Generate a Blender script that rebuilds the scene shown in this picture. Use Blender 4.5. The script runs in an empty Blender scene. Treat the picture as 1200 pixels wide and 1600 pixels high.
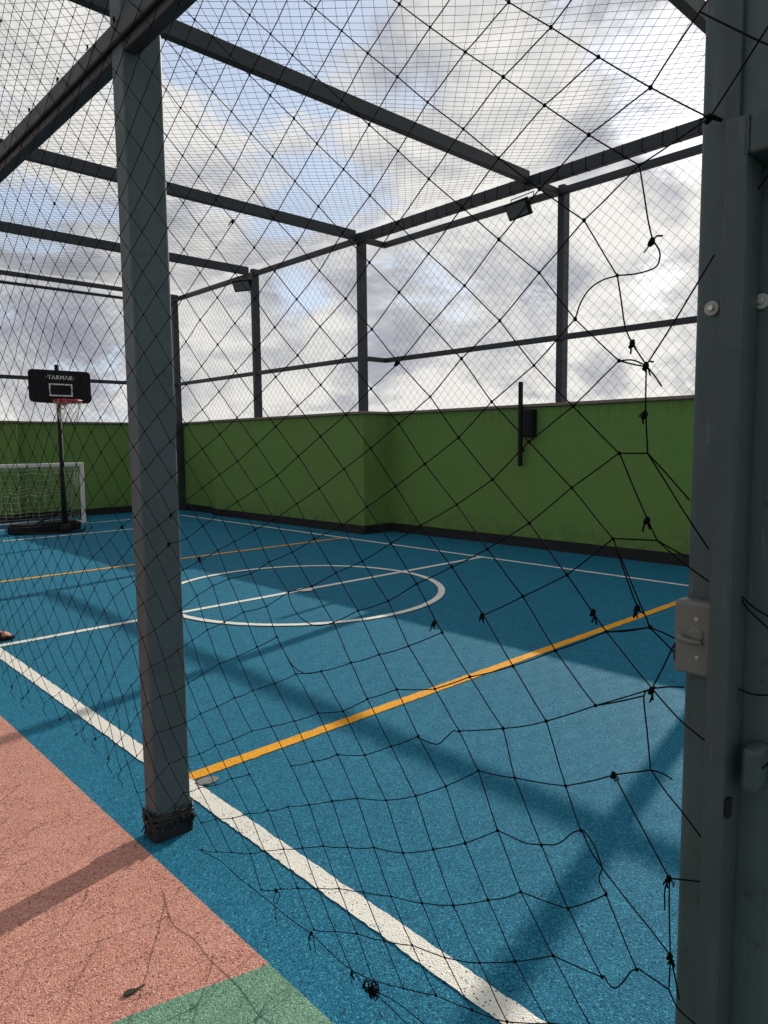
import bpy, math, random
from mathutils import Vector, Matrix
PI = math.pi
SUN_E = 4.3
SKY_S = 0.14
CLOUD_L = 0.92
EXPO = 0.25
FINE_R = 0.0021
BLUE = [((0.518, 0.733, 0.44), 0.2, 0.11), ((0.47, 0.753, 0.46), 0.12, 0.08), ((0.834, 0.39, 0.391), 0.1, 0.13), ((0.617, 0.699, 0.361), 0.1, 0.06), ((0.591, 0.775, 0.222), 0.08, 0.1), ((0.73, 0.65, 0.213), 0.07, 0.08), ((0.874, 0.444, 0.199), 0.07, 0.12), ((0.765, 0.457, 0.454), 0.07, 0.08), ((0.276, 0.931, 0.239), 0.08, 0.08), ((0.678, 0.613, 0.405), 0.06, 0.07)]
DARK = [((0.705, 0.685, 0.182), 0.1, 0.10), ((0.676, 0.731, 0.09), 0.1, 0.13), ((0.557, 0.817, 0.149), 0.1, 0.1), ((0.303, 0.932, 0.199), 0.1, 0.1), ((0.302, 0.949, 0.085), 0.14, 0.15), ((0.372, 0.915, 0.159), 0.09, 0.08), ((0.794, 0.498, 0.349), 0.05, 0.12), ((0.856, 0.422, 0.298), 0.06, 0.18), ((0.818, 0.539, 0.199), 0.06, 0.16), ((0.763, 0.611, 0.211), 0.05, 0.08), ((0.473, 0.877, 0.081), 0.07, 0.09), ((0.413, 0.864, 0.288), 0.08, 0.07), ((0.643, 0.633, 0.43), 0.07, 0.07), ((0.828, 0.433, 0.357), 0.04, 0.1), ((0.863, 0.498, 0.083), 0.04, 0.16), ((0.903, 0.421, 0.079), 0.04, 0.16), ((0.794, 0.603, 0.078), 0.03, 0.1)]
WHITE = [((0.709, 0.531, 0.464), 0.15, 0.06), ((0.746, 0.664, 0.045), 0.1, 0.07), ((0.84, 0.471, 0.269), 0.08, 0.09), ((0.759, 0.53, 0.379), 0.1, 0.08), ((0.494, 0.86, 0.131), 0.07, 0.07), ((0.312, 0.86, 0.405), 0.16, 0.05), ((0.473, 0.809, 0.349), 0.12, 0.07), ((0.725, 0.623, 0.296), 0.09, 0.07), ((0.626, 0.767, 0.141), 0.05, 0.09), ((0.603, 0.797, 0.047), 0.08, 0.09), ((0.604, 0.682, 0.413), 0.06, 0.05), ((0.859, 0.488, 0.155), 0.07, 0.08)]
KNOTS = {
 2: {4: (0.854, 2.355), 5: (0.761, 2.273), 6: (0.666, 2.187), 7: (0.572, 2.105), 8: (0.477, 2.028)},
 1: {2: (1.140, 2.474), 3: (1.052, 2.392), 4: (0.958, 2.308), 5: (0.865, 2.228), 6: (0.772, 2.146), 7: (0.681, 2.067), 8: (0.587, 1.991)},
 0: {0: (1.421, 2.582), 1: (1.328, 2.496), 2: (1.241, 2.414), 3: (1.148, 2.331), 4: (1.060, 2.249), 5: (0.963, 2.166), 6: (0.874, 2.085), 7: (0.780, 2.004), 8: (0.687, 1.928), 9: (0.622, 1.824)},
 -1: {-2: (1.697, 2.682), -1: (1.605, 2.598), 0: (1.516, 2.514), 1: (1.426, 2.430), 2: (1.332, 2.345), 3: (1.240, 2.262), 4: (1.148, 2.179), 5: (1.057, 2.096), 6: (0.965, 2.017), 7: (0.872, 1.935), 8: (0.778, 1.856), 9: (0.701, 1.763), 10: (0.615, 1.683)},
 -2: {-4: (1.985, 2.790), -3: (1.888, 2.704), -2: (1.797, 2.619), -1: (1.707, 2.535), 0: (1.615, 2.452), 1: (1.517, 2.364), 2: (1.428, 2.277), 3: (1.331, 2.191), 4: (1.240, 2.109), 5: (1.152, 2.027), 6: (1.058, 1.945), 7: (0.958, 1.863), 8: (0.868, 1.782), 9: (0.787, 1.690), 10: (0.702, 1.611), 11: (0.611, 1.528)},
 -3: {-4: (2.081, 2.726), -3: (1.988, 2.642), -2: (1.898, 2.558), -1: (1.802, 2.473), 0: (1.709, 2.386), 1: (1.613, 2.300), 2: (1.520, 2.213), 3: (1.428, 2.130), 4: (1.339, 2.048), 5: (1.245, 1.962), 6: (1.148, 1.880), 7: (1.054, 1.798), 8: (0.965, 1.719), 9: (0.886, 1.628), 10: (0.796, 1.549), 11: (0.702, 1.466), 12: (0.619, 1.381), 13: (0.550, 1.237)},
 -4: {-4: (2.179, 2.664), -3: (2.089, 2.578), -2: (1.992, 2.493), -1: (1.890, 2.405), 0: (1.801, 2.320), 1: (1.704, 2.233), 2: (1.617, 2.146), 3: (1.518, 2.061), 4: (1.430, 1.977), 5: (1.331, 1.894), 6: (1.239, 1.811), 7: (1.150, 1.727), 8: (1.053, 1.647), 9: (0.972, 1.559), 10: (0.882, 1.475), 11: (0.793, 1.395), 12: (0.709, 1.306), 13: (0.630, 1.214), 14: (0.543, 1.133)},
 -5: {-3: (2.186, 2.525), -2: (2.087, 2.437), -1: (1.994, 2.351), 0: (1.899, 2.261), 1: (1.809, 2.179), 2: (1.712, 2.088), 3: (1.620, 2.008), 4: (1.526, 1.922), 5: (1.432, 1.841), 6: (1.337, 1.760), 7: (1.244, 1.676), 8: (1.151, 1.592), 9: (1.069, 1.503), 10: (0.976, 1.420), 11: (0.894, 1.335), 12: (0.809, 1.250), 13: (0.734, 1.158), 14: (0.648, 1.075), 15: (0.609, 0.959), 16: (0.504, 0.813)},
 -6: {-1: (2.094, 2.298), 0: (2.004, 2.214), 1: (1.908, 2.127), 4: (1.627, 1.863), 5: (1.528, 1.779), 6: (1.434, 1.697), 7: (1.336, 1.619), 8: (1.247, 1.537), 9: (1.162, 1.451), 10: (1.082, 1.368), 11: (0.992, 1.286), 12: (0.907, 1.196), 13: (0.832, 1.106), 14: (0.752, 1.016), 15: (0.706, 0.904), 16: (0.671, 0.831), 17: (0.617, 0.732), 18: (0.555, 0.621)},
 -7: {-1: (2.202, 2.246), 0: (2.101, 2.160), 2: (1.913, 1.984), 3: (1.823, 1.898), 5: (1.629, 1.731), 6: (1.533, 1.649), 7: (1.438, 1.568), 8: (1.346, 1.487), 9: (1.261, 1.398), 10: (1.178, 1.319), 11: (1.097, 1.235), 12: (1.022, 1.138), 13: (0.944, 1.057), 14: (0.855, 0.971), 15: (0.824, 0.878), 16: (0.757, 0.766), 17: (0.694, 0.667), 18: (0.621, 0.570)},
 -8: {1: (2.108, 2.019), 2: (2.019, 1.933), 3: (1.922, 1.848), 4: (1.828, 1.763), 5: (1.730, 1.679), 6: (1.635, 1.597), 7: (1.535, 1.517), 8: (1.447, 1.435), 9: (1.355, 1.347), 10: (1.280, 1.265), 11: (1.191, 1.181), 12: (1.126, 1.086), 13: (1.045, 1.005), 14: (0.973, 0.930), 15: (0.919, 0.860), 16: (0.865, 0.751), 17: (0.803, 0.648), 18: (0.725, 0.555), 19: (0.644, 0.461)},
 -9: {0: (2.301, 2.056), 2: (2.112, 1.877), 3: (2.021, 1.793), 4: (1.924, 1.709), 5: (1.830, 1.628), 6: (1.734, 1.549), 8: (1.546, 1.390), 9: (1.471, 1.302), 10: (1.381, 1.224), 11: (1.299, 1.140), 12: (1.226, 1.045), 13: (1.168, 0.973), 14: (1.098, 0.880), 15: (1.012, 0.792), 16: (0.953, 0.686), 17: (0.886, 0.590), 18: (0.813, 0.494), 19: (0.732, 0.409)},
 -10: {-1: (2.495, 2.087), 0: (2.406, 2.001), 1: (2.315, 1.915), 2: (2.222, 1.821), 3: (2.121, 1.743), 4: (2.027, 1.659), 5: (1.929, 1.581), 6: (1.836, 1.500), 7: (1.740, 1.421), 9: (1.566, 1.257), 10: (1.483, 1.175), 11: (1.395, 1.093), 12: (1.331, 1.001), 13: (1.273, 0.922), 14: (1.190, 0.827), 15: (1.107, 0.734), 16: (1.049, 0.630), 17: (0.984, 0.529), 18: (0.906, 0.439), 19: (0.832, 0.350)},
 -11: {0: (2.504, 1.953), 1: (2.413, 1.871), 2: (2.322, 1.780), 5: (2.038, 1.536), 6: (1.940, 1.458), 7: (1.844, 1.380), 8: (1.754, 1.303), 9: (1.678, 1.218), 10: (1.588, 1.144), 12: (1.452, 0.951), 13: (1.367, 0.865), 14: (1.287, 0.773), 15: (1.210, 0.684), 16: (1.149, 0.577), 17: (1.082, 0.485), 18: (1.007, 0.395), 19: (0.925, 0.320)},
 -12: {1: (2.514, 1.819), 2: (2.432, 1.732), 3: (2.331, 1.651), 4: (2.246, 1.563), 5: (2.141, 1.493), 6: (2.047, 1.413), 8: (1.862, 1.258), 9: (1.774, 1.171), 11: (1.649, 1.006), 12: (1.564, 0.918), 13: (1.472, 0.831), 14: (1.397, 0.739), 15: (1.320, 0.648), 16: (1.256, 0.544), 17: (1.190, 0.449), 18: (1.113, 0.366), 19: (1.033, 0.289)},
 -13: {-1: (2.801, 1.943), 2: (2.535, 1.683), 4: (2.342, 1.518), 5: (2.248, 1.442), 7: (2.051, 1.291), 8: (1.960, 1.222), 9: (1.898, 1.140), 10: (1.818, 1.050), 11: (1.750, 0.956), 12: (1.668, 0.865), 13: (1.581, 0.778), 14: (1.503, 0.685), 15: (1.424, 0.601), 16: (1.361, 0.499), 17: (1.295, 0.407), 18: (1.215, 0.322), 19: (1.140, 0.242)},
 -14: {-3: (3.098, 2.051), -2: (3.008, 1.969), -1: (2.905, 1.889), 1: (2.722, 1.716), 3: (2.532, 1.546), 4: (2.446, 1.464), 5: (2.348, 1.390), 6: (2.261, 1.314), 7: (2.160, 1.240), 9: (1.997, 1.105), 10: (1.930, 0.999), 11: (1.859, 0.905), 12: (1.782, 0.817), 13: (1.694, 0.729), 14: (1.605, 0.638), 15: (1.527, 0.551), 16: (1.467, 0.456), 17: (1.399, 0.367), 18: (1.320, 0.283), 19: (1.253, 0.195)},
 -15: {2: (2.742, 1.576), 4: (2.551, 1.415), 5: (2.455, 1.344), 6: (2.362, 1.269), 7: (2.283, 1.211), 8: (2.195, 1.131), 9: (2.103, 1.056), 10: (2.038, 0.954), 11: (1.967, 0.858), 12: (1.883, 0.768), 13: (1.797, 0.686), 15: (1.629, 0.507), 16: (1.565, 0.408), 17: (1.495, 0.321), 18: (1.416, 0.238), 19: (1.340, 0.171)},
 -16: {1: (2.931, 1.606), 3: (2.737, 1.442), 5: (2.557, 1.285), 6: (2.469, 1.225), 7: (2.388, 1.158), 8: (2.306, 1.074), 10: (2.141, 0.899), 11: (2.076, 0.799), 12: (1.989, 0.712), 13: (1.904, 0.628), 14: (1.822, 0.540), 15: (1.733, 0.455), 16: (1.661, 0.363), 17: (1.595, 0.273), 18: (1.513, 0.190)},
 -17: {3: (2.849, 1.386), 6: (2.599, 1.174), 7: (2.498, 1.098), 9: (2.317, 0.941), 10: (2.249, 0.844), 11: (2.177, 0.743), 12: (2.099, 0.659), 13: (2.012, 0.575), 14: (1.924, 0.491), 15: (1.835, 0.408), 16: (1.761, 0.314), 17: (1.683, 0.229)},
 -18: {5: (2.800, 1.177), 6: (2.694, 1.116), 9: (2.431, 0.880), 10: (2.355, 0.784), 11: (2.279, 0.688), 12: (2.204, 0.598), 13: (2.118, 0.513), 14: (2.022, 0.435), 15: (1.935, 0.353), 16: (1.843, 0.270), 17: (1.789, 0.175)},
 -19: {5: (2.891, 1.132), 6: (2.797, 1.064), 9: (2.543, 0.828), 10: (2.471, 0.735), 11: (2.398, 0.640), 12: (2.318, 0.544), 13: (2.226, 0.467), 14: (2.133, 0.387), 15: (2.037, 0.311), 16: (1.953, 0.228)},
 -20: {6: (2.901, 1.019), 7: (2.807, 0.941), 8: (2.725, 0.846), 9: (2.643, 0.776), 11: (2.512, 0.583), 12: (2.432, 0.495), 13: (2.340, 0.405), 14: (2.240, 0.332), 15: (2.132, 0.260), 16: (2.046, 0.191)},
 -21: {13: (2.435, 0.322), 14: (2.309, 0.259), 16: (2.142, 0.158)},
 -22: {13: (2.534, 0.237), 14: (2.410, 0.185)},
 -23: {14: (2.548, 0.122)},
}
STRANDS = [
 [(0.671, 0.831), (0.652, 0.799), (0.628, 0.775)],
 [(0.668, 0.832), (0.644, 0.810), (0.628, 0.775)],
 [(0.609, 0.959), (0.559, 0.889), (0.504, 0.813)],
 [(0.587, 1.991), (0.577, 1.938), (0.570, 1.901), (0.562, 1.870)],
 [(0.562, 1.870), (0.550, 1.850), (0.550, 1.834), (0.559, 1.824), (0.589, 1.821), (0.622, 1.824)],
 [(0.622, 1.824), (0.650, 1.821), (0.674, 1.810), (0.691, 1.789), (0.701, 1.763)],
 [(0.622, 1.824), (0.614, 1.782), (0.606, 1.739), (0.592, 1.709), (0.567, 1.672)],
 [(0.615, 1.683), (0.591, 1.682), (0.567, 1.671)],
 [(0.615, 1.683), (0.593, 1.676), (0.567, 1.669)],
 [(0.567, 1.671), (0.552, 1.653), (0.540, 1.636)],
 [(0.567, 1.671), (0.567, 1.631), (0.566, 1.592), (0.561, 1.528)],
 [(0.567, 1.672), (0.527, 1.729), (0.493, 1.781), (0.463, 1.827)],
 [(0.409, 1.902), (0.393, 1.921), (0.369, 1.951)],
 [(0.611, 1.528), (0.561, 1.528)],
 [(0.561, 1.528), (0.531, 1.498), (0.489, 1.454)],
 [(0.561, 1.528), (0.530, 1.483), (0.496, 1.433), (0.457, 1.379)],
 [(0.611, 1.528), (0.585, 1.472), (0.564, 1.430), (0.558, 1.418), (0.541, 1.385)],
 [(0.619, 1.381), (0.541, 1.385)],
 [(0.541, 1.385), (0.517, 1.374), (0.491, 1.363)],
 [(0.541, 1.385), (0.514, 1.365), (0.484, 1.345), (0.455, 1.328)],
 [(0.619, 1.381), (0.597, 1.324), (0.572, 1.268), (0.559, 1.257), (0.550, 1.237)],
 [(0.630, 1.214), (0.591, 1.223), (0.550, 1.237)],
 [(0.550, 1.237), (0.528, 1.233), (0.504, 1.226)],
 [(0.550, 1.237), (0.525, 1.218), (0.503, 1.200)],
 [(0.543, 1.133), (0.526, 1.171), (0.515, 1.198), (0.505, 1.221)],
 [(0.543, 1.133), (0.515, 1.143), (0.489, 1.149)],
 [(0.543, 1.133), (0.514, 1.108), (0.487, 1.088), (0.453, 1.070)],
 [(0.543, 1.133), (0.557, 1.117), (0.550, 1.059), (0.542, 0.993)],
 [(0.648, 1.075), (0.600, 1.096), (0.557, 1.117)],
 [(0.609, 0.959), (0.541, 0.991)],
 [(0.541, 0.991), (0.521, 0.992), (0.503, 0.987)],
 [(0.541, 0.991), (0.513, 0.961), (0.484, 0.936), (0.454, 0.907)],
 [(0.504, 0.813), (0.479, 0.822), (0.452, 0.831)],
 [(0.504, 0.813), (0.511, 0.789), (0.510, 0.753)],
 [(0.504, 0.813), (0.502, 0.747), (0.498, 0.676)],
 [(0.628, 0.775), (0.573, 0.733), (0.531, 0.703), (0.498, 0.676)],
 [(0.498, 0.676), (0.499, 0.614)],
 [(0.498, 0.676), (0.488, 0.638), (0.481, 0.607)],
 [(0.555, 0.621), (0.499, 0.614)],
 [(0.499, 0.614), (0.483, 0.590), (0.450, 0.578)],
 [(0.628, 0.775), (0.634, 0.753), (0.628, 0.739), (0.617, 0.732)],
 [(1.588, 1.144), (1.574, 1.112), (1.540, 1.086), (1.492, 1.072), (1.443, 1.077), (1.395, 1.093)],
 [(1.649, 1.006), (1.607, 0.965), (1.569, 0.937), (1.517, 0.931), (1.452, 0.951)],
 [(1.098, 0.880), (1.058, 0.879), (1.030, 0.885), (1.008, 0.906), (0.987, 0.927), (0.973, 0.930)],
 [(0.757, 0.766), (0.728, 0.778), (0.709, 0.795), (0.690, 0.818), (0.671, 0.831)],
 [(0.865, 0.751), (0.831, 0.751), (0.793, 0.753), (0.757, 0.766)],
 [(0.621, 0.570), (0.609, 0.558), (0.596, 0.560), (0.581, 0.582), (0.568, 0.608), (0.555, 0.621)],
 [(0.572, 2.105), (0.539, 2.142), (0.501, 2.182), (0.485, 2.198), (0.474, 2.211)],
 [(0.477, 2.028), (0.411, 2.111), (0.369, 2.165)],
 [(0.496, 2.185), (0.411, 2.111), (0.374, 2.082)],
 [(0.477, 2.028), (0.460, 2.018)],
 [(0.407, 1.313), (0.388, 1.298), (0.364, 1.286)],
 [(0.407, 1.309), (0.393, 1.291), (0.363, 1.267)],
 [(0.409, 1.169), (0.385, 1.164), (0.359, 1.169)],
 [(0.379, 1.041), (0.368, 1.050), (0.355, 1.069)],
 [(2.162, 0.152), (2.010, 0.177), (1.892, 0.171), (1.789, 0.175)],
 [(1.789, 0.175), (1.630, 0.173), (1.514, 0.179), (1.396, 0.167), (1.340, 0.171), (1.298, 0.155), (1.268, 0.160)],
 [(1.268, 0.160), (1.197, 0.154), (1.130, 0.147), (1.006, 0.149)],
 [(1.268, 0.160), (1.174, 0.182), (1.066, 0.182)],
 [(1.340, 0.171), (1.346, 0.144), (1.341, 0.131)],
 [(1.683, 0.229), (1.698, 0.194), (1.693, 0.156), (1.688, 0.113)],
 [(1.513, 0.190), (1.529, 0.155), (1.518, 0.126)],
 [(1.513, 0.190), (1.503, 0.156), (1.495, 0.131)],
 [(1.683, 0.229), (1.667, 0.223), (1.685, 0.186)],
]
TIES = [(0.562, 1.867), (0.592, 1.709), (0.567, 1.671), (0.567, 1.592), (0.558, 1.418), (0.572, 1.266), (0.655, 1.245), (0.543, 1.130), (0.609, 0.959), (0.504, 0.813), (0.498, 0.676), (1.041, 1.156), (0.907, 1.196), (1.150, 1.727), (0.477, 2.028), (1.268, 0.160), (1.341, 0.162), (1.683, 0.229), (1.514, 0.183), (1.293, 0.154), (1.253, 0.163), (2.074, 1.184), (2.286, 1.210), (2.669, 1.237)]
CAM_R = [[0.729013, -0.684416, -0.010721], [0.074052, 0.063287, 0.995244], [-0.680482, -0.72634, 0.096819]]

R = math.radians
rnd = random.Random(7)
sc = bpy.context.scene
col = sc.collection

# ------------------------------------------------------------------ materials
def new_mat(name):
    m = bpy.data.materials.new(name); m.use_nodes = True
    nt = m.node_tree
    return m, nt, nt.nodes['Principled BSDF']

def N(nt, typ, **kw):
    n = nt.nodes.new(typ)
    for k, v in kw.items():
        if k in n.inputs.keys() if hasattr(n.inputs, 'keys') else False:
            n.inputs[k].default_value = v
        else:
            setattr(n, k, v)
    return n

def ramp(nt, fac, stops):
    r = nt.nodes.new('ShaderNodeValToRGB')
    e = r.color_ramp.elements
    while len(e) < len(stops): e.new(0.5)
    for i, (p, c) in enumerate(stops):
        e[i].position = p; e[i].color = (*c, 1) if len(c) == 3 else c
    nt.links.new(fac, r.inputs['Fac'])
    return r.outputs['Color']

def noise(nt, vec, scale, detail=4, rough=0.55, dist=0.0):
    n = nt.nodes.new('ShaderNodeTexNoise')
    n.inputs['Scale'].default_value = scale; n.inputs['Detail'].default_value = detail
    n.inputs['Roughness'].default_value = rough; n.inputs['Distortion'].default_value = dist
    nt.links.new(vec, n.inputs['Vector'])
    return n.outputs['Fac']

def mix(nt, fac, a, b, mode='MIX'):
    n = nt.nodes.new('ShaderNodeMix'); n.data_type = 'RGBA'; n.blend_type = mode
    for sock, v in ((n.inputs['Factor'], fac), (n.inputs[6], a), (n.inputs[7], b)):
        if isinstance(v, bpy.types.NodeSocket): nt.links.new(v, sock)
        elif isinstance(v, (int, float)): sock.default_value = v
        else: sock.default_value = (*v, 1)
    return n.outputs[2]

def mth(nt, op, a, b=None, clamp=False):
    n = nt.nodes.new('ShaderNodeMath'); n.operation = op; n.use_clamp = clamp
    for i, v in enumerate((a, b)):
        if v is None: continue
        if isinstance(v, bpy.types.NodeSocket): nt.links.new(v, n.inputs[i])
        else: n.inputs[i].default_value = v
    return n.outputs[0]

def bump(nt, bsdf, h, strength, dist):
    b = nt.nodes.new('ShaderNodeBump')
    b.inputs['Strength'].default_value = strength; b.inputs['Distance'].default_value = dist
    nt.links.new(h, b.inputs['Height']); nt.links.new(b.outputs['Normal'], bsdf.inputs['Normal'])

def objco(nt, scale=None):
    t = nt.nodes.new('ShaderNodeTexCoord')
    if scale is None: return t.outputs['Object']
    m = nt.nodes.new('ShaderNodeMapping'); m.inputs['Scale'].default_value = scale
    nt.links.new(t.outputs['Object'], m.inputs['Vector'])
    return m.outputs['Vector']

def rubber(name, base, dark, light, rough=0.75, spec=0.35, speck=None, wear=0.25):
    """bonded rubber granules: every grain its own tone, pits between the grains"""
    m, nt, b = new_mat(name)
    co = objco(nt)
    v = nt.nodes.new('ShaderNodeTexVoronoi'); v.inputs['Scale'].default_value = 195
    nt.links.new(co, v.inputs['Vector'])
    sep = nt.nodes.new('ShaderNodeSeparateColor'); nt.links.new(v.outputs['Color'], sep.inputs[0])
    c = ramp(nt, sep.outputs[0], [(0.0, dark), (0.22, base), (0.72, base), (1.0, light)])
    n2 = noise(nt, co, 120, 3, 0.6)
    c = mix(nt, mth(nt, 'MULTIPLY', n2, 0.5), c, dark)
    big = noise(nt, co, 0.9, 7, 0.66, 0.4)
    c = mix(nt, mth(nt, 'MULTIPLY', mth(nt, 'SUBTRACT', big, 0.42, True), 1.1, True), c, [x * 0.72 for x in base])
    pat = noise(nt, co, 6.5, 5, 0.65)
    c = mix(nt, mth(nt, 'MULTIPLY', mth(nt, 'SUBTRACT', pat, 0.5, True), wear * 4, True), c, light)
    if speck:
        vs = nt.nodes.new('ShaderNodeTexVoronoi'); vs.inputs['Scale'].default_value = 62
        nt.links.new(co, vs.inputs['Vector'])
        gate = noise(nt, co, 9, 2)
        s = mth(nt, 'MULTIPLY', mth(nt, 'LESS_THAN', vs.outputs['Distance'], 0.23), mth(nt, 'GREATER_THAN', gate, 0.5))
        c = mix(nt, mth(nt, 'MULTIPLY', s, 0.85), c, speck)
    nt.links.new(c, b.inputs['Base Color'])
    b.inputs['Roughness'].default_value = rough
    b.inputs['Specular IOR Level'].default_value = spec
    h = mth(nt, 'SUBTRACT', mth(nt, 'MULTIPLY', sep.outputs[1], 0.7), v.outputs['Distance'])
    h = mth(nt, 'ADD', h, mth(nt, 'MULTIPLY', n2, 1.6))
    bump(nt, b, h, 0.9, 0.0036)
    return m

def painted(name, base, rough=0.5, spec=0.28, var=0.3, streak=True, metal=0.0, dirt=(0.03, 0.03, 0.03)):
    m, nt, b = new_mat(name)
    co = objco(nt)
    n1 = noise(nt, co, 5, 6, 0.62)
    c = mix(nt, mth(nt, 'MULTIPLY', mth(nt, 'SUBTRACT', n1, 0.45, True), var * 5, True), base, [x * 0.62 for x in base])
    if streak:
        cs = objco(nt, (26, 26, 1.1))
        n2 = noise(nt, cs, 1.6, 5, 0.6)
        c = mix(nt, mth(nt, 'MULTIPLY', mth(nt, 'SUBTRACT', n2, 0.55, True), 2.2, True), c, dirt)
        n4 = noise(nt, objco(nt, (1.2, 1.2, 3.5)), 2.3, 8, 0.74, 0.5)
        c = mix(nt, mth(nt, 'MULTIPLY', mth(nt, 'SUBTRACT', n4, 0.56, True), 3.0, True), c, [x * 0.42 for x in base])
        n6 = noise(nt, objco(nt, (14, 14, 2.0)), 3.0, 8, 0.75)
        c = mix(nt, mth(nt, 'MULTIPLY', mth(nt, 'SUBTRACT', n6, 0.60, True), 3.5, True), c, [min(1, x * 2.1 + 0.02) for x in base])
        n3 = noise(nt, co, 38, 3, 0.5)
        c = mix(nt, mth(nt, 'MULTIPLY', mth(nt, 'GREATER_THAN', n3, 0.69), 0.5), c, dirt)
    nt.links.new(c, b.inputs['Base Color'])
    rr = mth(nt, 'ADD', mth(nt, 'MULTIPLY', n1, 0.25), rough - 0.12)
    nt.links.new(rr, b.inputs['Roughness'])
    b.inputs['Specular IOR Level'].default_value = spec
    b.inputs['Metallic'].default_value = metal
    bump(nt, b, noise(nt, co, 160, 2), 0.12, 0.001)
    return m

def wall_paint(name, base):
    m, nt, b = new_mat(name)
    co = objco(nt)
    n1 = noise(nt, co, 0.7, 6, 0.6)
    c = mix(nt, mth(nt, 'MULTIPLY', mth(nt, 'SUBTRACT', n1, 0.4, True), 1.6, True), base, [base[0]*1.25, base[1]*0.86, base[2]*0.9])
    n4 = noise(nt, co, 7, 6, 0.7)
    c = mix(nt, mth(nt, 'MULTIPLY', mth(nt, 'SUBTRACT', n4, 0.5, True), 1.2, True), c, [x * 0.7 for x in base])
    # dirt runs that start under the coping
    cs = objco(nt, (9, 9, 0.35))
    run = noise(nt, cs, 1.5, 5, 0.7)
    sep = nt.nodes.new('ShaderNodeSeparateXYZ'); nt.links.new(co, sep.inputs[0])
    top = mth(nt, 'MULTIPLY', mth(nt, 'SUBTRACT', sep.outputs['Z'], 1.72, True), 2.8, True)
    c = mix(nt, mth(nt, 'MULTIPLY', mth(nt, 'MULTIPLY', top, mth(nt, 'SUBTRACT', run, 0.47, True)), 2.2, True), c, (0.03, 0.035, 0.02))
    # scuffs and ball marks, damp foot
    n5 = noise(nt, objco(nt, (2.2, 2.2, 3.2)), 1.7, 7, 0.72, 0.6)
    c = mix(nt, mth(nt, 'MULTIPLY', mth(nt, 'SUBTRACT', n5, 0.58, True), 2.6, True), c, (0.17, 0.26, 0.10))
    foot = mth(nt, 'MULTIPLY', mth(nt, 'SUBTRACT', 0.55, sep.outputs['Z'], True), 1.6, True)
    c = mix(nt, mth(nt, 'MULTIPLY', mth(nt, 'MULTIPLY', foot, mth(nt, 'SUBTRACT', n4, 0.38, True)), 3.0, True), c, (0.06, 0.075, 0.03))
    nt.links.new(c, b.inputs['Base Color'])
    b.inputs['Roughness'].default_value = 0.85
    b.inputs['Specular IOR Level'].default_value = 0.25
    bump(nt, b, noise(nt, co, 55, 6, 0.7), 0.35, 0.004)
    return m

def plain(name, base, rough=0.6, spec=0.4, metal=0.0, var=0.25, scale=30):
    m, nt, b = new_mat(name)
    co = objco(nt)
    n1 = noise(nt, co, scale, 5, 0.6)
    c = mix(nt, mth(nt, 'MULTIPLY', n1, var * 2, True), base, [x * 0.55 for x in base])
    nt.links.new(c, b.inputs['Base Color'])
    b.inputs['Roughness'].default_value = rough
    b.inputs['Specular IOR Level'].default_value = spec
    b.inputs['Metallic'].default_value = metal
    bump(nt, b, n1, 0.15, 0.002)
    return m

M = {}
M['blue'] = rubber('blue_rubber', (0.013, 0.158, 0.268), (0.002, 0.042, 0.078), (0.062, 0.36, 0.50), spec=0.10, wear=0.10)
M['salmon'] = rubber('salmon_rubber', (0.57, 0.262, 0.20), (0.22, 0.08, 0.058), (0.78, 0.47, 0.38), spec=0.2, speck=(0.13, 0.055, 0.045), wear=0.2)
M['green'] = rubber('green_rubber', (0.15, 0.30, 0.205), (0.05, 0.13, 0.085), (0.30, 0.48, 0.35), spec=0.2, wear=0.2)
M['white_line'] = rubber('white_line_paint', (0.80, 0.78, 0.70), (0.60, 0.58, 0.52), (0.86, 0.85, 0.80), spec=0.2, speck=(0.09, 0.12, 0.13), wear=0.1)
M['orange_line'] = rubber('orange_line_paint', (0.86, 0.375, 0.012), (0.60, 0.23, 0.01), (0.88, 0.45, 0.03), spec=0.2, speck=(0.14, 0.09, 0.03), wear=0.1)
M['patch'] = rubber('grey_granules', (0.22, 0.215, 0.20), (0.08, 0.08, 0.08), (0.4, 0.39, 0.37))
M['ground'] = plain('roof_ground', (0.22, 0.21, 0.20), 0.9, 0.2, scale=2)
M['steel'] = painted('dark_grey_steel', (0.028, 0.034, 0.039), 0.5, 0.28)
M['steel_post'] = painted('grey_post_steel', (0.058, 0.082, 0.090), 0.5, 0.28)
M['gate'] = painted('gate_steel', (0.043, 0.059, 0.064), 0.5, 0.28)
M['cord'] = plain('black_cord', (0.0045, 0.0045, 0.005), 0.9, 0.06)
M['fine_cord'] = plain('grey_fine_cord', (0.045, 0.045, 0.05), 0.8, 0.2)
M['tape'] = plain('black_rubber_tape', (0.008, 0.008, 0.008), 0.55, 0.4)
M['black'] = plain('black_plastic', (0.008, 0.008, 0.010), 0.65, 0.18)
M['skirting'] = plain('black_skirting_paint', (0.010, 0.010, 0.011), 0.7, 0.3, scale=6)
M['wall'] = wall_paint('lime_green_paint', (0.103, 0.205, 0.050))
M['coping'] = plain('weathered_coping', (0.22, 0.185, 0.16), 0.9, 0.2, var=0.45, scale=9)
M['white_steel'] = plain('white_goal_paint', (0.62, 0.61, 0.58), 0.5, 0.4)
M['white_cord'] = plain('white_cord', (0.36, 0.37, 0.32), 0.8, 0.2)
M['red'] = plain('red_rim_paint', (0.45, 0.025, 0.03), 0.45, 0.4)
M['board_print'] = plain('white_board_print', (0.62, 0.62, 0.62), 0.6, 0.3, var=0.1)
M['grey_plastic'] = plain('grey_switch_plastic', (0.125, 0.123, 0.118), 0.5, 0.35, var=0.12)
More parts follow.
